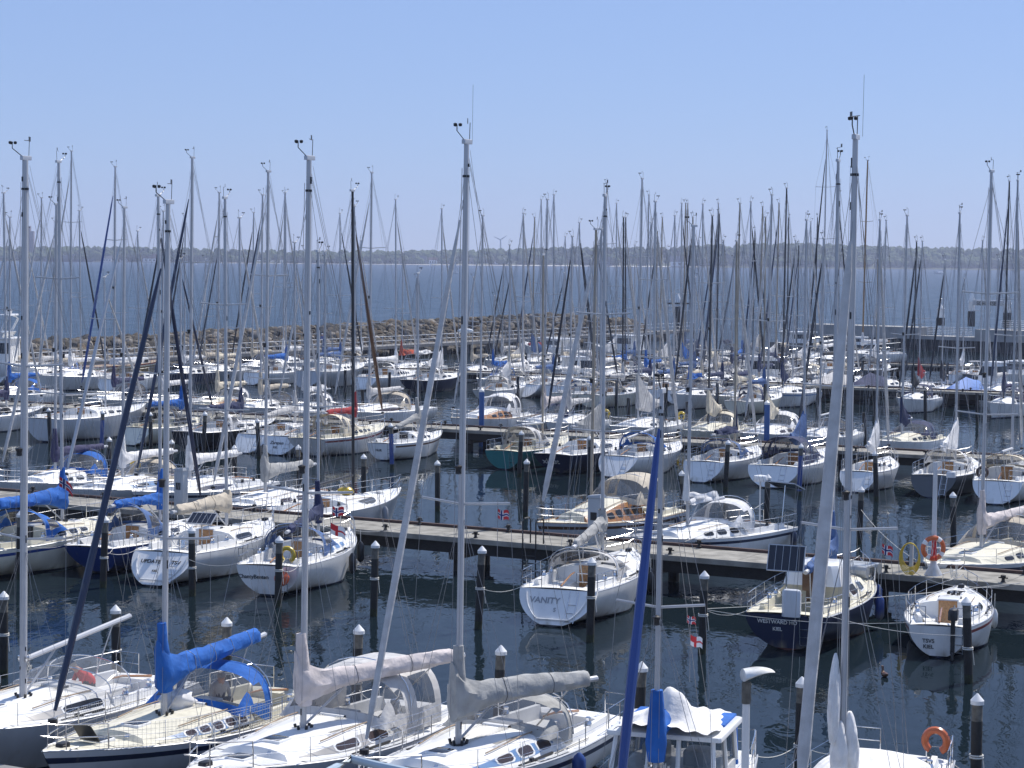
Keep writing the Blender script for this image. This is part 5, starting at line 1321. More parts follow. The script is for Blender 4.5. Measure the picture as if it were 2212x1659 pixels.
for mx, mt, v, lab, kw in [(60, 500, 150, 'white sloop with navy stripe close to the left jetty end', dict(stripe='navy', cover='beige', hood='dark')), (118, 480, 151, 'white sloop with blue hood near the left jetty', dict(hood='blue', cover='white', ckind='flaked')),
        (300, 500, 150, 'white sloop with brown hood before the ochre wooden hull', dict(hood='beige', cover='lightgrey')), (398, 470, 158, 'dark blue sloop with white cover near the left jetty', dict(hull='navy', cover='white', hood='lightgrey')),
        (470, 520, 163, 'grey-hulled sloop with beige cover near the jetty', dict(hull='silver', cover='cream', hood='beige')), (545, 460, 172, 'white sloop with navy hood close under the boulders', dict(hood='navy', cover='beige')),
        (700, 560, 182, 'white sloop with steel-blue cover close under the jetty railing', dict(cover='steelblue', hood='white')), (780, 520, 186, 'white sloop with plain white cover near the jetty bend', dict(cover='white', hood='beige')),
        (1085, 560, 198, 'white sloop with beige hood near the jetty bend', dict(hood='beige', cover='lightgrey')), (1275, 560, 196, 'white sloop with navy hood between the motor cruisers', dict(hood='navy', cover='white')),
        (1440, 540, 196, 'white sloop with blue stripe below the jetty end', dict(stripe='blue', cover='white', ckind='bundle')), (1580, 560, 192, 'white sloop with grey hood below the beacon', dict(hood='grey', cover='navy')),
        (1735, 600, 190, 'white sloop with cream hood near the harbour mouth', dict(hood='cream', cover='white')), (1830, 620, 186, 'small white sloop left of the dark blue tent tarpaulin', dict(cover='beige', hood='white')),
        (1500, 600, 181, 'white sloop with low dark hood behind the third pier', dict(hood='dark', cover='steelblue')), (1100, 580, 181, 'white sloop with cream cover behind the third pier', dict(hood='white', cover='cream'))]:
    put(mx, mt, 8.8, lab, v, -1 if mx % 3 else 1, rnd.uniform(-4, 4), det=0, wins=2, gen=('lightgrey', None, 'dark')[mx % 3], **kw)

q = random.Random(31); seen = set()
CO = ['white', 'beige', 'navy', 'lightgrey', 'steelblue', 'cream', 'grey', 'blue']
nth = 0
for v, row, xs in ((158.0, 'in the gap before the third pier', (1100, 1290, 1345, 1490, 1590, 1650)), (186.5, 'in the outer row behind the third pier', (1130, 1215, 1350, 1425, 1470, 1545, 1625, 1675)), (199.0, 'in the row facing the farthest pier', (1150, 1370, 1415, 1475, 1535, 1660, 1720)), (229.0, 'beyond the farthest pier', (1480, 1560, 1640, 1700, 1760))):
    for i, mx in enumerate(xs):
        c = CO[q.randrange(8)]; hd = q.choice(CO[:5] + ['dark']); hu = q.choice(['white', 'white', 'white', 'greywhite', 'navy', 'cream'])
        put(mx, q.choice((440, 470, 500, 530, 560, 590)), q.uniform(8.0, 9.4), '%s sloop, %s cover, %s hood, %s %s' % (hu.replace('greywhite', 'grey'), c.replace('lightgrey', 'pale').replace('steelblue', 'slate-blue'), hd.replace('lightgrey', 'pale').replace('steelblue', 'slate-blue'), ('first', 'second', 'third', 'fourth', 'fifth', 'sixth', 'seventh', 'eighth')[i], row), v, q.choice((1, -1)), q.uniform(-6, 6), det=0, wins=q.choice((2, 3)), hull=hu, cover=c, hood=hd, hoodH=q.uniform(.6, .9), ckind=q.choice(('cover', 'flaked', 'bundle')), gen=q.choice((None, 'lightgrey', 'dark', 'navy')), mast=q.choice(('alu', 'alu', 'alu_tan', 'alu_dark')), stern=q.choice(('vertical', 'reverse', 'counter')), boomE=q.uniform(.24, .36), fat=q.uniform(.9, 1.3))
# ------------------------------------------------------------------ motor yachts, tarpaulin boats, classic hull
def motoryacht(p, heading, L, label, hull='white', fly=False, F=None, B=None, boot='antifoul', det=0, H=1.35, canvas=None, pilot=False):
    B = B or L * .32; F = F or .6 + .06 * L
    h = Hull(L, B, F, 'vertical', .9)
    root = empty('motor_yacht', (p.x, p.y, 0), PI / 2 - heading); tag(root, label, 'motor yacht', 'motor yachts in the harbour')
    mb = MB(); n = 16; T = [i / n for i in range(n + 1)]; C = []
    for sd in (1, -1):
        ids = [mb.pts([h.pt(t, f, sd) for f in LV]) for t in T]; C.append(ids)
        for a in range(n):
            for b in range(len(LV) - 1):
                q = (ids[a][b], ids[a + 1][b], ids[a + 1][b + 1], ids[a][b + 1]); mb.face(q if sd < 0 else q[::-1], 1 if b >= 10 else 0)
    for b in range(len(LV) - 1): mb.face((C[0][0][b], C[0][0][b + 1], C[1][0][b + 1], C[1][0][b]), 0)
    mb.build('hull', [M[hull], M[boot]], root)
    mb = MB(); rg = []
    for i in range(13):
        t = i / 12; s = section(h, t, 'deck'); x = h.x(t, 1); rg.append([(x, y, z - .02) for y, z in s] + [(x, -y, z - .02) for y, z in s[-2::-1]])
    mb.loft(rg, 0, False, False); mb.build('deck', M['deck_white'], root)
    z0 = h.s(.4); xa, xf = h.x(.18 if not pilot else .3, 1), h.x(.66, 1); w = B * .78
    mb = MB()
    prof = [(0, 0, 1, 0), (.42, .25, .98, .02), (.85, .95, .9, .06), (1.0, 1.25, .84, .1)]
    rings = []
    for k, dx, ww, _ in prof:
        z = z0 + H * k; xx = xf - dx * (.7 if pilot else 1.2)
        rings.append([(xx, w / 2 * ww * .82, z), (xx - .5, w / 2 * ww, z), (xa, w / 2 * ww, z), (xa, -w / 2 * ww, z), (xx - .5, -w / 2 * ww, z), (xx, -w / 2 * ww * .82, z)])
    mb.loft(rings, 0, True, True, lambda a, b: 1 if a == 1 and b != 2 else 0)
    mb.build('superstructure', [M['white'], M['window']], root, smooth=20)
    mb = MB(); mb.box(((xa + xf - 1.2) / 2 - .1, 0, z0 + H + .06), (xf - xa - .8, w * .98, .12), 0, 0, .06); mb.build('roof', M['white'], root)
    if canvas:
        rr = hood_mesh(h, xa + .5, xa - 1.2, z0 + .1, w / 2, H * 1.0, .6, drop=.1); rr.build('cockpit_canvas', [CLOTH(canvas), M['vinyl']], root, smooth=50)
    if fly:
        zf = z0 + H + .12
        mb = MB(); c = (xa + xf) / 2 - .5; l = (xf - xa) * .68
        mb.loft([[(c + l / 2, w * .40, zf), (c - l / 2, w * .46, zf), (c - l / 2, -w * .46, zf), (c + l / 2, -w * .40, zf)], [(c + l / 2 + .35, w * .43, zf + .62), (c - l / 2 - .3, w * .49, zf + .5), (c - l / 2 - .3, -w * .49, zf + .5), (c + l / 2 + .35, -w * .43, zf + .62)]]); mb.build('flybridge', M['white'], root, smooth=25)
        mb = MB()
        for sd in (1, -1): mb.tube([(c - l / 2 + .2, sd * w * .46, zf + .4), (c - l / 2 - .5, sd * w * .44, zf + 1.7), (c - l / 2 - .2, sd * w * .30, zf + 2.0)], .12, 6, 0, True, .5)
        mb.box((c - l / 2 - .1, 0, zf + 2.05), (.9, w * .9, .16), 0, 0, .06); mb.build('radar_arch', M['white'], root)
        mb = MB(); mb.lathe([(.3, 0), (.33, .12), (.28, .26), (.05, .3)], (c - l / 2 - .1, .2, zf + 2.15), 12); mb.lathe([(.12, 0), (.16, .3), (.1, .45)], (c - l / 2 - .1, -.6, zf + 2.15), 10); mb.build('radar', M['white'], root)
    mb = MB()
    for sd in (1, -1):
        mb.tube([h.edge(t, sd, .65, .06) for t in (.4, .6, .8, .95)], .02, 5)
        for t in (.4, .55, .7, .85, .95): mb.tube([h.edge(t, sd, 0, .06), h.edge(t, sd, .65, .06)], .018, 5)
    mb.build('bow_rail', M['steel'], root)
    return root
motoryacht(Vector((-50.4, 196, 0)), R(-86), 15, 'large white flybridge motor yacht at the left edge in front of the boulders', fly=True, H=2.3, F=2.0)
motoryacht(onrow(1190, 216, 0), TH + R(-60), 12.5, 'long white motor yacht with low dark window strip near the jetty', F=1.8, H=1.1)
motoryacht(onrow(1340, 228, 0), TH + R(-70), 9.5, 'white motor cruiser with dark wedge windows near the jetty end', H=1.6, F=1.4)
motoryacht(onrow(1256, 178, 0), TH + R(40), 8.4, 'white pilothouse cruiser with large green-grey windows behind the third pier', H=1.7, pilot=True)
motoryacht(onrow(1655, 186, 0), TH + R(55), 9.5, 'grey-white pilothouse boat with blue-grey windows near the harbour mouth', H=1.8, pilot=True, hull='greywhite')
motoryacht(onrow(1745, 258, 0), TH + R(35), 10.5, 'dark-hulled motor yacht with white cabin lying before the mole', hull='darkgrey', H=1.3, F=1.6)
motoryacht(onrow(2190, 207, 0), TH + R(190), 8.5, 'white cabin cruiser with white canvas at the right edge before the mole', canvas='white', H=1.2)
motoryacht(onrow(2140, 190, 0), TH + R(190), 7.4, 'small white fishing-style cruiser with upright wheelhouse at right', pilot=True, H=1.9)
motoryacht(onrow(1870, 268, 0), TH + R(70), 9, 'low dark workboat moored in front of the mole wall', hull='darkgrey', H=.9)
def tarpboat(p, heading, L, cl, label, ridge=1.1):
    h = Hull(L, L * .34, .75, 'vertical', .8)
    root = empty('covered_boat', (p.x, p.y, 0), PI / 2 - heading); tag(root, label, 'boat', 'boats under tarpaulins')
    mb = MB(); n = 12; C = []
    for sd in (1, -1):
        ids = [mb.pts([h.pt(i / n, f, sd) for f in LV]) for i in range(n + 1)]; C.append(ids)
        for a in range(n):
            for b in range(len(LV) - 1):
                q = (ids[a][b], ids[a + 1][b], ids[a + 1][b + 1], ids[a][b + 1]); mb.face(q if sd < 0 else q[::-1])
    for b in range(len(LV) - 1): mb.face((C[0][0][b], C[0][0][b + 1], C[1][0][b + 1], C[1][0][b]))
    mb.build('hull', M['darkgrey'], root)
    mb = MB(); rg = []; q = random.Random(2)
    for i in range(13):
        t = i / 12; x = h.x(t, 1); b = h.b(t) * 1.15 + .1; s = h.s(t); rz = s + ridge * (1 - .5 * abs(t - .5) * 2 if .05 < t < .95 else .25)
        rg.append([(x, y * b, zz + q.uniform(-.04, .04)) for y, zz in ((1.02, s - .25), (1, s + .02), (.6, s + (rz - s) * .5), (.3, s + (rz - s) * .8), (0, rz), (-.3, s + (rz - s) * .8), (-.6, s + (rz - s) * .5), (-1, s + .02), (-1.02, s - .25))])
    mb.loft(rg, 0, False, False); mb.build('tarpaulin', CLOTH(cl), root, smooth=40)
M['tarpblue_cloth'] = mat('faded blue tarpaulin', (.10, .20, .48), .7, 0, .12, 1.5, .4, 5)
tarpboat(onrow(2085, 178, 0), TH + R(6), 7.2, 'tarpblue', 'boat wrapped in a bright blue tarpaulin behind the third pier', 1.5)
tarpboat(onrow(1878, 178, 0), TH + R(4), 7.0, 'navy', 'boat under a dark blue tent tarpaulin left of the bright blue one', 1.6)
tarpboat(onrow(1798, 179, 0), TH + R(10), 6.5, 'lightgrey', 'boat under a pale grey pointed tarpaulin behind the third pier', 1.5)
# long ochre wooden hull by the jetty
p = jet(268, -4.2, 0); h = Hull(13.5, 3.2, 1.25, 'counter', .6)
root = empty('wooden_yacht', (p.x, p.y, 0), math.atan2(wd.y, wd.x)); tag(root, 'long ochre wooden hull with red sheer strake lying along the jetty', 'boat')
mb = MB(); n = 18; C = []
for sd in (1, -1):
    ids = [mb.pts([h.pt(i / n, f, sd) for f in LV]) for i in range(n + 1)]; C.append(ids)
    for a in range(n):
        for b in range(len(LV) - 1):
            q = (ids[a][b], ids[a + 1][b], ids[a + 1][b + 1], ids[a][b + 1]); mb.face(q if sd < 0 else q[::-1], 1 if b == 0 else (2 if b == 1 else 0))
for b in range(len(LV) - 1): mb.face((C[0][0][b], C[0][0][b + 1], C[1][0][b + 1], C[1][0][b]))
mb.build('hull', [M['ochre'], M['red'], M['cream']], root)
mb = MB(); rg = []
for i in range(13):
    t = i / 12; s = section(h, t, 'deck'); x = h.x(t, 1); rg.append([(x, y, z - .03) for y, z in s] + [(x, -y, z - .03) for y, z in s[-2::-1]])
mb.loft(rg, 0, False, False); mb.build('deck', M['teak'], root)
mb = MB(); mb.box((.8, 0, 1.55), (4.2, 1.9, .7), 0, 0, .1, .92); mb.build('cabin', M['white'], root)
mb = MB()
for i in range(4):
    for sd in (1, -1): mb.box((-.6 + .95 * i, sd * .945, 1.56), (.55, .06, .28), 0, 0, .0)
mb.build('window', M['window'], root, smooth=0)

# ------------------------------------------------------------------ fenders, lines
for root, h, t, sd, col, sh, wh, sz in [
    (A2, hA2, .60, 1, 'blue', 'the cream-decked sloop with blue sprayhood', 'forward on', 1.0), (A2, hA2, .24, 1, 'blue', 'the cream-decked sloop with blue sprayhood', 'aft on', 1.0),
    (A3, hA3, .52, 1, 'navy', 'the sloop with long white tent', 'forward on', .95), (A3, hA3, .36, 1, 'navy', 'the sloop with long white tent', 'amidships on', .95), (A3, hA3, .16, 1, 'navy', 'the sloop with long white tent', 'aft on', .95),
    (A4, hA4, .38, 1, 'blue', 'the sloop with the grey-green sail cover', 'amidships on', 1.25), (A4, hA4, .60, 1, 'navy', 'the sloop with the grey-green sail cover', 'forward on', .9),
    (B3, hB3, .50, -1, 'black', 'the white sloop with navy sail cover', 'amidships on', 1.1), (B3, hB3, .80, -1, 'black', 'the white sloop with navy sail cover', 'forward on', 1.15),
    (B4, hB4, .66, -1, 'black', 'the sloop lettered VANITY', 'amidships on', 1.05), (B4, hB4, .78, -1, 'black', 'the sloop lettered VANITY', 'forward on', 1.05),
    (B5, hB5, .55, -1, 'blue', 'the navy cruiser lettered WESTWARD HO', 'amidships on', 1.2), (B5, hB5, .80, -1, 'blue', 'the navy cruiser lettered WESTWARD HO', 'forward on', 1.1),
    (B6, hB6, .66, -1, 'white', 'the small mastless boat', 'amidships on', .85), (B6, hB6, .60, 1, 'white', 'the small mastless boat', 'on the far side of', .85),
    (B0, hB0, .5, -1, 'grey', 'the cream sloop with blue hull stripe', 'amidships on', 1.1), (B2, hB2, .62, -1, 'grey', 'the sloop lettered UPDATE', 'amidships on', 1.0),
    (C6, hC6, .40, 1, 'navy', 'the wooden-cabin motorsailer', 'amidships on', 1.1), (C6, hC6, .16, 1, 'navy', 'the wooden-cabin motorsailer', 'aft on', 1.1), (C7, hC7, .06, 1, 'navy', 'the grey-decked sloop', 'at the stern of', 1.1), (C4, hC4, .6, -1, 'grey', 'the grey racing sloop', 'amidships on', 1.1)]:
    fender(root, h, t, sd, col, sh, wh, sz)
p = loc2w(B3, (hB3.x(0, .8) - .32, -hB3.b(0) * .55, .72))
o = empty('buoy', p); tag(o, 'round orange buoy hanging at the stern of the sloop with navy sail cover', 'buoy')
m = MB(); m.lathe([(.27 * math.sin(PI * i / 10) + .002, -.27 * math.cos(PI * i / 10)) for i in range(11)], n=16); m.build('buoy_body', mat('orange buoy', (.62, .11, .035), .4, 0, .05, 3), o)
m = MB(); m.wire((0, 0, .26), (.15, 0, .75), .012); m.build('buoy_rope', M['rope'], o)
def pt(root, h, t, sd, z=.05): return loc2w(root, h.edge(t, sd, z, .08))
def nearpile(row, p):
    return min([v for (k, u), v in PIL.items() if k == row], key=lambda q: (q - Vector((p.x, p.y, 0))).length)
for root, h, nm in [(B1, hB1, 'the blue-hulled sloop'), (B2, hB2, 'the sloop lettered UPDATE'), (B3, hB3, 'the sloop with navy sail cover'), (B4, hB4, 'the sloop lettered VANITY'), (B5, hB5, 'the cruiser lettered WESTWARD HO'), (B6, hB6, 'the small mastless boat')]:
    for sd, w in ((1, 'left'), (-1, 'right')):
        a = pt(root, h, .02, sd); b = nearpile('B', loc2w(root, (h.x(0, 1) - .5, sd * 2.4, 0)))
        rope(a, b + Vector((0, 0, 1.35)), .18, f'white stern line from {nm} to the pile on its {w}')
        a = pt(root, h, .95, sd); u, v = uvof(a); b = UV(u + (-1.9 if sd > 0 else 1.9), 69.7, 1.5)
        rope(a, b, .12, f'white bow line from {nm} to the pier on its {w}')
for root, h, nm in [(A2, hA2, 'the cream-decked sloop'), (A3, hA3, 'the sloop with long white tent'), (A4, hA4, 'the sloop with grey-green cover'), (A6, hA6, 'the sloop with orange horseshoe buoy'), (A5, hA5, 'the glazed motorsailer')]:
    for sd, w in ((1, 'right'), (-1, 'left')):
        a = pt(root, h, .02, sd); b = nearpile('A', loc2w(root, (h.x(0, 1) - .5, sd * 2.4, 0)))
        rope(a, b + Vector((0, 0, 1.0)), .15, f'pale stern line from {nm} to the pile on its {w}')
u0, v0 = -26.8, 59.2
rope(UV(-26.8, 59.3, 1.35), UV(-19.5, 69.6, 1.5), .1, 'taut white line from a pile up to the pier beside the navy cruiser')
rope(UV(-36.1, 86, 1.5), UV(-33.5, 72.2, 1.5), .12, 'white line from pier to pile behind the wooden-cabin motorsailer')
rope(UV(-31.7, 86, 1.5), UV(-24.5, 72.2, 1.5), .2, 'sagging white line from the pier to a far pile at right')

# ------------------------------------------------------------------ gear on boats
def solar(root, c, w, d, tilt, post):
    m = MB(); m.box((0, 0, 0), (d, w, .035)); o = m.build('solar_panel', M['solar'], root, smooth=0); o.location = c; o.rotation_euler = (0, tilt, 0)
    m = MB()
    for sd in (1, -1): m.box((0, sd * w / 2, .003), (d + .03, .03, .045))
    for e in (1, -1): m.box((e * d / 2, 0, .003), (.03, w, .045))
    for k in range(1, 5): m.box((0, -w / 2 + w * k / 5, .02), (d, .012, .006))
    m.build('panel_frame', M['alu'], o, smooth=0)
    m = MB(); m.tube([(c[0], c[1], c[2]), (c[0] + post[0], c[1] + post[1], c[2] + post[2])], .025, 6); m.build('panel_post', M['steel'], root)
solar(B5, (hB5.x(0, 1) + .05, .05, hB5.s(0) + 1.75), 1.15, .8, R(-72), (.1, 0, -1.7))
solar(B2, (hB2.x(0, 1) + .5, -1.25, hB2.s(0) + 1.25), 1.0, .6, R(-35), (0, 0, -1.1))
solar(C7, (hC7.x(0, 1) - .3, .3, hC7.s(0) + 1.65), 1.5, .75, R(-22), (.2, 0, -1.6))
m = MB(); m.tube([(hC7.x(0, 1) + .1, -.7, hC7.s(0)), (hC7.x(0, 1) + .1, -.7, hC7.s(0) + 1.75)], .03, 6); m.lathe([(.28, 0), (.30, .1), (.27, .24), (.05, .28)], (hC7.x(0, 1) + .1, -.7, hC7.s(0) + 1.75), 14); m.build('radar', M['white'], C7)
m = MB(); m.box((hB5.x(0, 1) + .02, -.15, hB5.s(0) + .38), (.28, .58, .85), 0, 0, .08); m.build('liferaft_canister', M['greywhite'], B5)
m = MB(); m.box((hB5.x(.36, 1) + .35, 0, hB5.s(.36) + .9), (1.8, 1.9, .7), 0, 0, .18, .88); m.build('doghouse', M['white'], B5)
m = MB(); m.box((hB5.x(.36, 1) - .56, -.1, hB5.s(.36) + .78), (.03, .75, .8), 0, 0, .0); m.build('companionway_door', M['brown'], B5)
p = loc2w(B5, (hB5.x(.80, 1), 0, hB5.s(.8) + .35))
o = empty('inflatable_dinghy', p, B5.rotation_euler[2] + R(80)); tag(o, 'grey inflatable dinghy stowed upside down on the foredeck of the navy cruiser', 'dinghy')
m = MB(); pa = [(-1.0, .5, 0), (.4, .55, 0), (.9, .3, .05), (1.1, 0, .1), (.9, -.3, .05), (.4, -.55, 0), (-1.0, -.5, 0)]; m.tube(pa, .2, 10); m.box((-.05, 0, .12), (1.7, .8, .08), 0, 0, .02); m.build('tube', M['silver'], o)
p = loc2w(C4, (hC4.x(.55, 1), .1, hC4.s(.55) + .5)); o = empty('sail_bag', p); tag(o, 'small yellow bag lying on the deck of the grey racing sloop', 'bag')
m = MB(); q = random.Random(8); m.loft([[(.35 * math.sin(PI * (i + .3) / 6) * math.cos(a) * q.uniform(.8, 1.2), .25 * math.sin(PI * (i + .3) / 6) * math.sin(a), .05 + .2 * math.cos(PI * (i + .3) / 6)) for a in [2 * PI * k / 9 for k in range(9)]] for i in range(6)]); m.build('bag_body', M['yellow'], o)
m = MB(); pth = patch(hC4, .40, .62, .05, .95, lambda t: .32, .11 * 3.3, -1, .01, .2); 
pth.build('window_band', M['darkgrey'], C4)

# ------------------------------------------------------------------ flags
def flag(p, w, hgt, kind, label, rz=.3, staff=1.5, droop=.35, up=.8):
    o = empty('flag', p, rz); tag(o, label, 'flag', 'flags flying from the boats')
    nx, ny = 22, 12
    m = MB(); rg = []
    for i in range(nx + 1):
        u = i / nx
        rg.append([(w * u * .93, .05 * w * math.sin(7 * u + 1.5 * j / ny), hgt * (j / ny - .5) - droop * w * u * u - .04 * math.sin(5 * u)) for j in range(ny + 1)])
    def mf(a, b):
        u, v = (a + .5) / nx, (b + .5) / ny
        if kind == 'norway':
            if abs(u - .36) < .065 or abs(v - .5) < .09: return 2
            if abs(u - .36) < .13 or abs(v - .5) < .18: return 1
            return 0
        if kind == 'cross':
            return 0 if abs(u - .4) < .1 or abs(v - .5) < .12 or (u < .4 and v > .6) else 1
        if kind == 'germany': return (4, 0, 3)[2 - min(2, int(v * 3))] if False else (3, 0, 4)[min(2, int(v * 3))]
        return 0
    m.loft(rg, 0, False, False, mf)
    m.build('flag_cloth', [M['flagred'], M['flagwhite'], M['flagblue'], M['flagyellow'], M['flagblack']], o, smooth=60)
    m = MB(); m.tube([(0, 0, -staff), (0, 0, up)], .006 if staff != .9 else .018, 5); m.build('halyard' if staff != .9 else 'staff', M['wire'] if staff != .9 else M['varnish'], o)
flag(far(1075, 1108, 44.6), .26, .2, 'norway', 'small Norwegian flag under the right spreader of the grey-green covered sloop', .2, 1.0, .4, .3)
flag(far(1905, 1183, 43.5), .26, .2, 'norway', 'small Norwegian flag under the right spreader of the sloop with orange buoy', .2, 1.0, .6, .5)
flag(far(1484, 1335, 44.0), .22, .16, 'norway', 'small faded red flag above the white one on the motorsailer', .3, .1, .6, .3)
flag(far(1491, 1381, 44.0), .30, .22, 'cross', 'small white flag with red cross on the motorsailer halyard', .3, .9 + .001, .5, .3)
flag(far(718, 1102, 47.0), .28, .2, 'norway', 'small red and blue flag above the white pennant by the pink-covered sloop', .2, .3, .3, .4)
flag(far(714, 1140, 47.0), .36, .24, 'cross', 'small white and red pennant below the red and blue flag', .2, .6, .6, .3)
p = loc2w(A2, (hA2.x(0, 1) - .05, .3, hA2.s(0) + .75)); flag(p, .5, .42, 'germany', 'German flag drooping on its wooden staff at the stern of the cream-decked sloop', 2.2, .9, 1.0, .5)
flag(far(128, 1040, 73), .5, .34, 'norway', 'red and blue flag against the big blue sail cover at left', .4, .3, .9, .4)

# ------------------------------------------------------------------ people
def person(name, p, rz, nodes, edges, shirt, trousers, label, hair='hair', head=None):
    me = bpy.data.meshes.new(name); me.from_pydata([n[0] for n in nodes], edges, [])
    t = bpy.data.objects.new(name, me); COL.objects.link(t)
    sk = t.modifiers.new('skin', 'SKIN')
    for i, n in enumerate(nodes):
        d = me.skin_vertices[0].data[i]; d.radius = (n[1], n[1] * n[3] if len(n) > 3 else n[1]); d.use_root = i == 0
    ss = t.modifiers.new('sub', 'SUBSURF'); ss.levels = 2; ss.render_levels = 2
    dg = bpy.context.evaluated_depsgraph_get()
    nm = bpy.data.meshes.new_from_object(t.evaluated_get(dg)); nm.name = name
    bpy.data.objects.remove(t)
    nm.materials.clear()
    for k in ('skin', shirt, trousers): nm.materials.append(M[k])
    segs = [(Vector(nodes[a][0]), Vector(nodes[b][0]), nodes[a][2], nodes[b][2]) for a, b in edges]
    for f in nm.polygons:
        c = f.center; best = (9, 0)
        for a, b, ka, kb in segs:
            ab = b - a; s = max(0, min(1, (c - a).dot(ab) / max(ab.length_squared, 1e-9))); d = (c - (a + ab * s)).length
            if d < best[0]: best = (d, ka if s < .5 else kb)
        f.material_index = best[1]
    nm.shade_smooth()
    o = bpy.data.objects.new(name, nm); COL.objects.link(o); o.location = p; o.rotation_euler = (0, 0, rz)
    tag(o, label, 'person')
    if head:
        m = MB(); hx, hy, hz_, fx = head
        m.loft([[(hx + .115 * r * math.cos(a) - .012 * fx, hy + .10 * r * math.sin(a), hz_ + .115 * zz) for a in [2 * PI * k / 12 for k in range(12)]] for r, zz in ((1.0, -.15), (1.04, .2), (.9, .62), (.55, .92), (.1, 1.04))])
        m.build('hair', M[hair], o)
        m = MB(); m.lathe([(.012, -.02), (.02, .0), (.012, .03)], (hx + fx * .105, hy, hz_ - .03), 6)
        for sd in (1, -1): m.lathe([(.004, -.012), (.013, 0), (.004, .012)], (hx + fx * .088, hy + sd * .036, hz_ + .015), 6)
        m.build('face', M['skin'], o)
    return o
def hand_nodes(nodes, edges, wrist, d, s):
    """five short fingers from a palm"""
    w = Vector(nodes[wrist][0]); d = Vector(d).normalized(); side = d.cross(Vector((0, 0, 1))); side = side.normalized() if side.length > .1 else Vector((0, 1, 0))
    nodes.append((tuple(w + d * .075), .036, 0, .5)); edges.append((wrist, len(nodes) - 1)); palm = len(nodes) - 1
    for k, (o, l) in enumerate(((-.03, .065), (-.01, .078), (.012, .073), (.032, .055))):
        nodes.append((tuple(w + d * (.085 + l) + side * o * s - Vector((0, 0, .02))), .0085, 0)); edges.append((palm, len(nodes) - 1))
    nodes.append((tuple(w + d * .07 + side * .065 * s), .01, 0)); edges.append((wrist, len(nodes) - 1))
def standing(p, rz, shirt, label, bend=.1, hair='hair', arm=.25, trousers='trousers'):
    N = [((0, 0, .92), .14, 2, 1.15), ((.03 + bend * .25, 0, 1.18), .145, 1, 1.2), ((bend * .7, 0, 1.42), .15, 1, 1.3), ((bend * .9, 0, 1.54), .062, 0), ((bend + .02, 0, 1.66), .095, 0), ((bend + .02, 0, 1.72), .085, 0),
         ((bend * .7, .19, 1.42), .065, 1), ((bend * .5 + arm * .2, .26, 1.14), .048, 1), ((bend * .5 + arm, .22, .93), .035, 0), ((bend * .7, -.19, 1.42), .065, 1), ((bend * .5 + arm * .2, -.26, 1.14), .048, 1), ((bend * .5 + arm, -.22, .93), .035, 0),
         ((.02, .1, .88), .10, 2), ((.05, .11, .48), .068, 2), ((0, .11, .09), .05, 2), ((.16, .12, .04), .042, 2), ((.02, -.1, .88), .10, 2), ((.0, -.11, .48), .068, 2), ((-.05, -.11, .09), .05, 2), ((.11, -.12, .04), .042, 2)]
    E = [(0, 1), (1, 2), (2, 3), (3, 4), (4, 5), (2, 6), (6, 7), (7, 8), (2, 9), (9, 10), (10, 11), (0, 12), (12, 13), (13, 14), (14, 15), (0, 16), (16, 17), (17, 18), (18, 19)]
    hand_nodes(N, E, 8, (.2, 0, -1), 1); hand_nodes(N, E, 11, (.2, 0, -1), -1)
    return person('person', p, rz, N, E, shirt, trousers, label, hair, (bend + .02, 0, 1.69, 1))
def crouching(p, rz, shirt, label, lean=.42, hair='hair'):
    N = [((0, 0, .30), .16, 2, 1.15), ((lean * .35, 0, .52), .165, 1, 1.25), ((lean * .85, 0, .74), .165, 1, 1.35), ((lean * 1.12, 0, .84), .065, 0), ((lean * 1.32, 0, .91), .095, 0), ((lean * 1.45, 0, .94), .088, 0),
         ((lean * .85, .20, .72), .07, 1), ((lean * 1.1, .26, .46), .05, 1), ((lean * 1.6, .16, .30), .036, 0), ((lean * .85, -.20, .72), .07, 1), ((lean * 1.1, -.26, .46), .05, 1), ((lean * 1.6, -.16, .30), .036, 0),
         ((.05, .12, .28), .11, 2), ((.44, .17, .40), .075, 2), ((.32, .17, .06), .052, 2), ((.47, .17, .04), .045, 2), ((.05, -.12, .28), .11, 2), ((.44, -.17, .40), .075, 2), ((.32, -.17, .06), .052, 2), ((.47, -.17, .04), .045, 2)]
    E = [(0, 1), (1, 2), (2, 3), (3, 4), (4, 5), (2, 6), (6, 7), (7, 8), (2, 9), (9, 10), (10, 11), (0, 12), (12, 13), (13, 14), (14, 15), (0, 16), (16, 17), (17, 18), (18, 19)]
    hand_nodes(N, E, 8, (1, 0, -.3), 1); hand_nodes(N, E, 11, (1, 0, -.3), -1)
    return person('person', p, rz, N, E, shirt, 'trousers', label, hair, (lean * 1.38, 0, .93, 1))
p = loc2w(A1, (hA1.x(.29, 1), .15, hA1.s(.29) - .06)); crouching(p, math.atan2(V.y, V.x) + R(150), 'redshirt', 'person in a red shirt bent over in the cockpit behind the arched clear dodger')
p = loc2w(A2, (hA2.x(.27, 1), -.55, hA2.s(.27) - .1)); crouching(p, A2.rotation_euler[2] + R(70), 'greyshirt', 'seated person under the blue sprayhood of the cream-decked sloop', .2)
f = onrow(286, 124.0, 0); f.z = 1.45; standing(f, R(200), 'greyshirt', 'person in pale shirt standing on the foredeck before the second pier')
f = onrow(268, 125.0, 0); f.z = 1.25; crouching(f, R(20), 'greyshirt', 'person in pale shirt bending over on deck left of the standing one')
pp = jet(697, -.6, 1.5); standing(Vector((pp.x, pp.y, 1.5)), R(250), 'blueshirt', 'person in blue shirt and white cap standing at the jetty railing', .15, 'flagwhite')

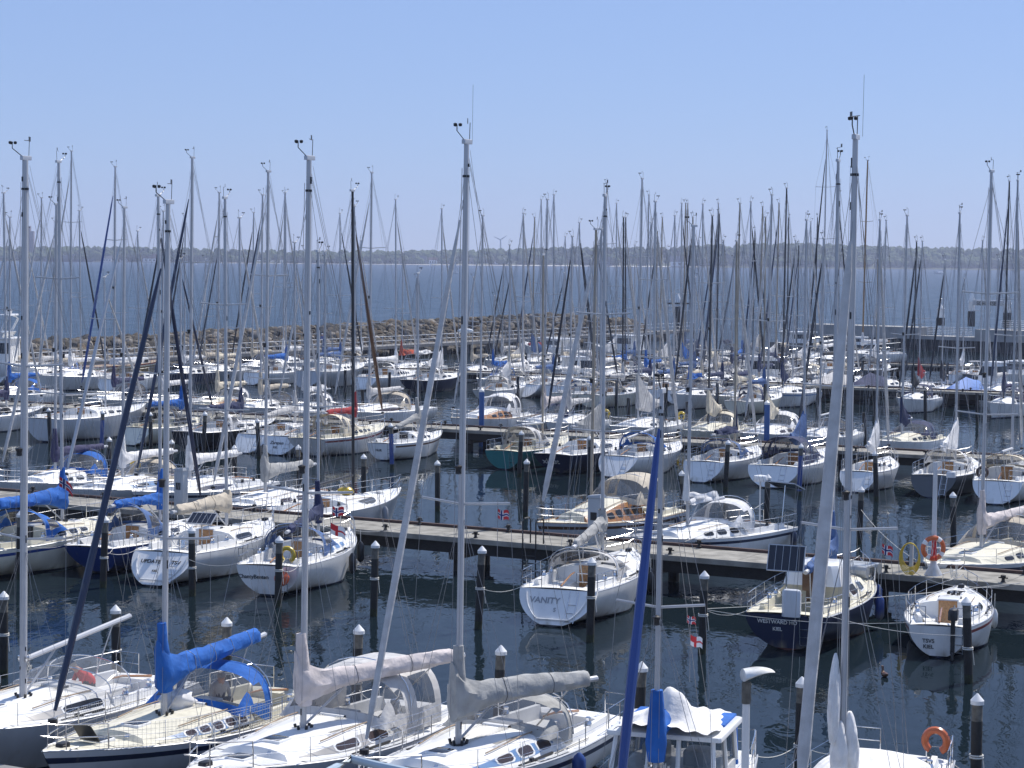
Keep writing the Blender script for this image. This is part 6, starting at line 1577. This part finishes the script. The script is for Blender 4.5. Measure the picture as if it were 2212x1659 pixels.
# ------------------------------------------------------------------ pier furniture, lamps, quay
def pedestal(mx, v, label, w=.48, h=1.65):
    p = onrow(mx, v, 1.3); o = empty('service_pedestal', (p.x, p.y, 1.3), -TH); tag(o, label, 'pedestal', 'service pedestals on the pier')
    m = MB(); m.box((0, 0, h / 2), (w, w * .8, h), 0, 0, .03); m.build('cabinet', M['silver'], o)
    m = MB(); m.loft([[(-w * .56, -w * .46, h), (w * .56, -w * .46, h), (w * .56, w * .46, h), (-w * .56, w * .46, h)], [(-w * .5, -w * .4, h + .07), (w * .5, -w * .4, h + .12), (w * .5, w * .4, h + .12), (-w * .5, w * .4, h + .07)]]); m.build('lid', M['silver'], o, smooth=0)
    m = MB(); m.box((0, -w * .405, h * .6), (w * .5, .02, .3)); m.build('socket_panel', M['plastic'], o, smooth=0)
pedestal(391, 71.2, 'grey service pedestal on the nearest pier beside the beige-covered boat')
pedestal(1287, 71.2, 'grey service pedestal on the nearest pier behind the sloop lettered VANITY', .52, 1.75)
p = onrow(2016, 70.4, 1.3); o = empty('lifebuoy_post', (p.x, p.y, 1.3), -TH); tag(o, 'tall white post with flared foot standing on the nearest pier', 'post')
zt = height_at(p, 998) - 1.3
m = MB(); m.lathe([(.32, 0), (.26, .12), (.12, .38), (.085, .6), (.075, zt)], n=12); m.build('pole', M['greywhite'], o)
m = MB(); m.tube([(0, 0, zt - .3), (.3, 0, zt - .25), (.55, -.02, zt - .3)], .03, 6); m.box((.55, 0, zt - .4), (.3, .2, .2), 0, 0, .05); m.build('hook', M['greywhite'], o)
o = empty('lifebuoy', (p.x - .05, p.y - .16, height_at(p, 1183)), R(8)); tag(o, 'orange lifebuoy with pale bands hanging on the tall white post', 'lifebuoy')
m = MB(); m.torus((0, 0, 0), .36, .085, 32, 10, 'y', mf=lambda u: 1 if (u * 4 + .5) % 1 < .16 else 0); m.build('ring', [M['orange'], M['flagwhite']], o)
m = MB(); q = random.Random(6)
for k in range(9): m.sag((q.uniform(-.1, .1), -.1, .28), (q.uniform(-.14, .14), -.1, q.uniform(-.5, -.3)), .08, .012, 6)
m.build('rope', M['redshirt'], o)
p = onrow(1968, 70.0, 1.3); o = empty('hose_stand', (p.x, p.y, 1.3), -TH); tag(o, 'grey post on the pier with a coiled yellow hose', 'hose stand')
m = MB(); m.box((0, 0, .55), (.12, .12, 1.1), 0, 0, .02); m.build('post', M['silver'], o)
m = MB()
for k in range(6): m.torus((0, -.1 - .015 * k, .55 - .02 * k), .34 + .02 * k, .016, 20, 6, 'y')
ho = m.build('hose', M['yellow'], o); ho.scale = (.85, 1, 1.25)
p = onrow(1143, 69.2, 1.3); o = empty('pier_ladder', (p.x, p.y, 0), -TH); tag(o, 'dark steel ladder with tall hand loops on the edge of the nearest pier', 'ladder')
m = MB()
for sd in (1, -1): m.tube([(sd * .28, 0, -.4), (sd * .28, 0, 1.35), (sd * .28, 0, 2.2), (sd * .28, .12, 2.3), (sd * .28, .5, 2.3), (sd * .28, .6, 2.2), (sd * .28, .6, 1.3)], .03, 6)
for k in range(6): m.tube([(-.28, 0, -.2 + .28 * k), (.28, 0, -.2 + .28 * k)], .02, 6)
m.build('ladder_frame', M['plastic'], o)
p = onrow(997, 115, 1.3); o = empty('pier_lamp', (p.x, p.y, 1.3)); tag(o, 'slim pole with white oval lamp head standing on the second pier', 'lamp')
zt = height_at(p, 715) - 1.3
m = MB(); m.tube([(0, 0, 0), (0, 0, zt - .15)], [.07, .05], 8); m.build('pole', M['greywhite'], o)
m = MB(); m.lathe([(.05, -.5), (.16, -.3), (.19, .1), (.12, .42), (.03, .5)], (.2, 0, zt), 10, 0, 'x'); m.build('lamp_head', M['white'], o)
for i, (px, v) in enumerate(((1656, 117.5), (1040, 117.4))):
    p = onrow(px, v, 1.3); o = empty('sleeved_pile', (p.x, p.y, 0)); tag(o, ('blue-sleeved pile in front of the hard windscreen boat', 'blue-sleeved pile in front of the varnished-cabin yacht with white tent')[i], 'pile')
    m = MB(); m.tube([(0, 0, -1), (0, 0, 3.5)], .17, 12); m.build('post', mat('blue sleeve %d' % i, (.03, .10, .30), .5, 0, .1, 3), o)
    m = MB(); m.lathe([(.18, 3.5), (.17, 3.62), (.02, 3.75)], n=12); m.build('cap', M['white'], o)
# quay at the camera's side with its lamp, terrace railing
mb = MB(); c = UV(-22, 27.5, .6); mb.box((c.x, c.y, .6), (70, 11.4, 1.4), 0, -TH); tag(mb.build('quay_pavement', M['quay'], smooth=0), kind='structure')
p = onrow(1605, 32.3, 1.3); o = empty('street_lamp', (p.x, p.y, 1.3), R(12)); tag(o, 'white quay lamp post with a flat curved weathered head', 'street lamp')
zt = height_at(p, 1460) - 1.3
m = MB(); m.tube([(0, 0, 0), (0, 0, zt - .45)], [.075, .062], 12); m.build('pole', M['white'], o)
m = MB(); m.tube([(0, 0, zt - .46), (0, 0, zt - .1)], .078, 12); m.build('collar', M['pilewood'], o)
m = MB(); rg = []
for i in range(9):
    u = i / 8; w = .17 + .03 * math.sin(u * PI); th = .12 * (1 - u) + .02
    rg.append([(-.06 + .5 * u, w * math.cos(a), zt - .02 + .10 * math.sin(u * 1.9) + (th * math.sin(a) if math.sin(a) > 0 else .5 * th * math.sin(a))) for a in [2 * PI * k / 12 for k in range(12)]])
m.loft(rg); m.build('lamp_head', mat('weathered lamp head', (.55, .55, .54), .6, 0, .4, 4), o)
m = MB(); m.box((6, 5.6, 8.0), (34, 12.6, .3)); tag(m.build('terrace_floor', M['quay'], smooth=0), kind='structure')
cn = far(758, 1641, 12.0); el, er = far(690, 1676, 11.6), far(890, 1667, 11.7)
o = empty('terrace_railing', (cn.x, cn.y, 8.15)); tag(o, 'pale blue tube railing with a bent corner at the bottom edge', 'railing')
dl, dr = (el - cn) * 9, (er - cn) * 9
dl.z *= .35; dr.z *= .35
T = lambda d, s: Vector((d.x * s, d.y * s, cn.z - 8.15))
m = MB(); m.tube([Vector((0, 0, cn.z - 8.15)) + dl, Vector((0, 0, cn.z - 8.15)) + dl * .05, Vector((0, 0, cn.z - 8.145)), Vector((0, 0, cn.z - 8.15)) + dr * .05, Vector((0, 0, cn.z - 8.15)) + dr], .024, 10); m.build('handrail', M['paleblue'], o)
m = MB()
for d in (dl * .25, dl * .8, dr * .25, dr * .8): m.tube([(d.x, d.y, 0), (d.x, d.y, cn.z - 8.15 + d.z)], .02, 8)
m.build('railing_post', M['paleblue'], o)
# duck swimming
p = at(1911, 1462, 0); o = empty('duck', p, R(100)); tag(o, 'small brown duck swimming in the open water before the mastless boat', 'duck')
m = MB(); rg = []
for x, r, z in ((-.22, .012, .12), (-.15, .06, .09), (-.05, .095, .07), (.06, .095, .07), (.13, .07, .09), (.16, .045, .14), (.165, .035, .20), (.18, .045, .25), (.22, .04, .265), (.25, .018, .26), (.30, .010, .25)):
    rg.append([(x, r * math.cos(a), z + r * .8 * math.sin(a)) for a in [2 * PI * k / 10 for k in range(10)]])
m.loft(rg); m.build('duck_body', M['brown'], o)
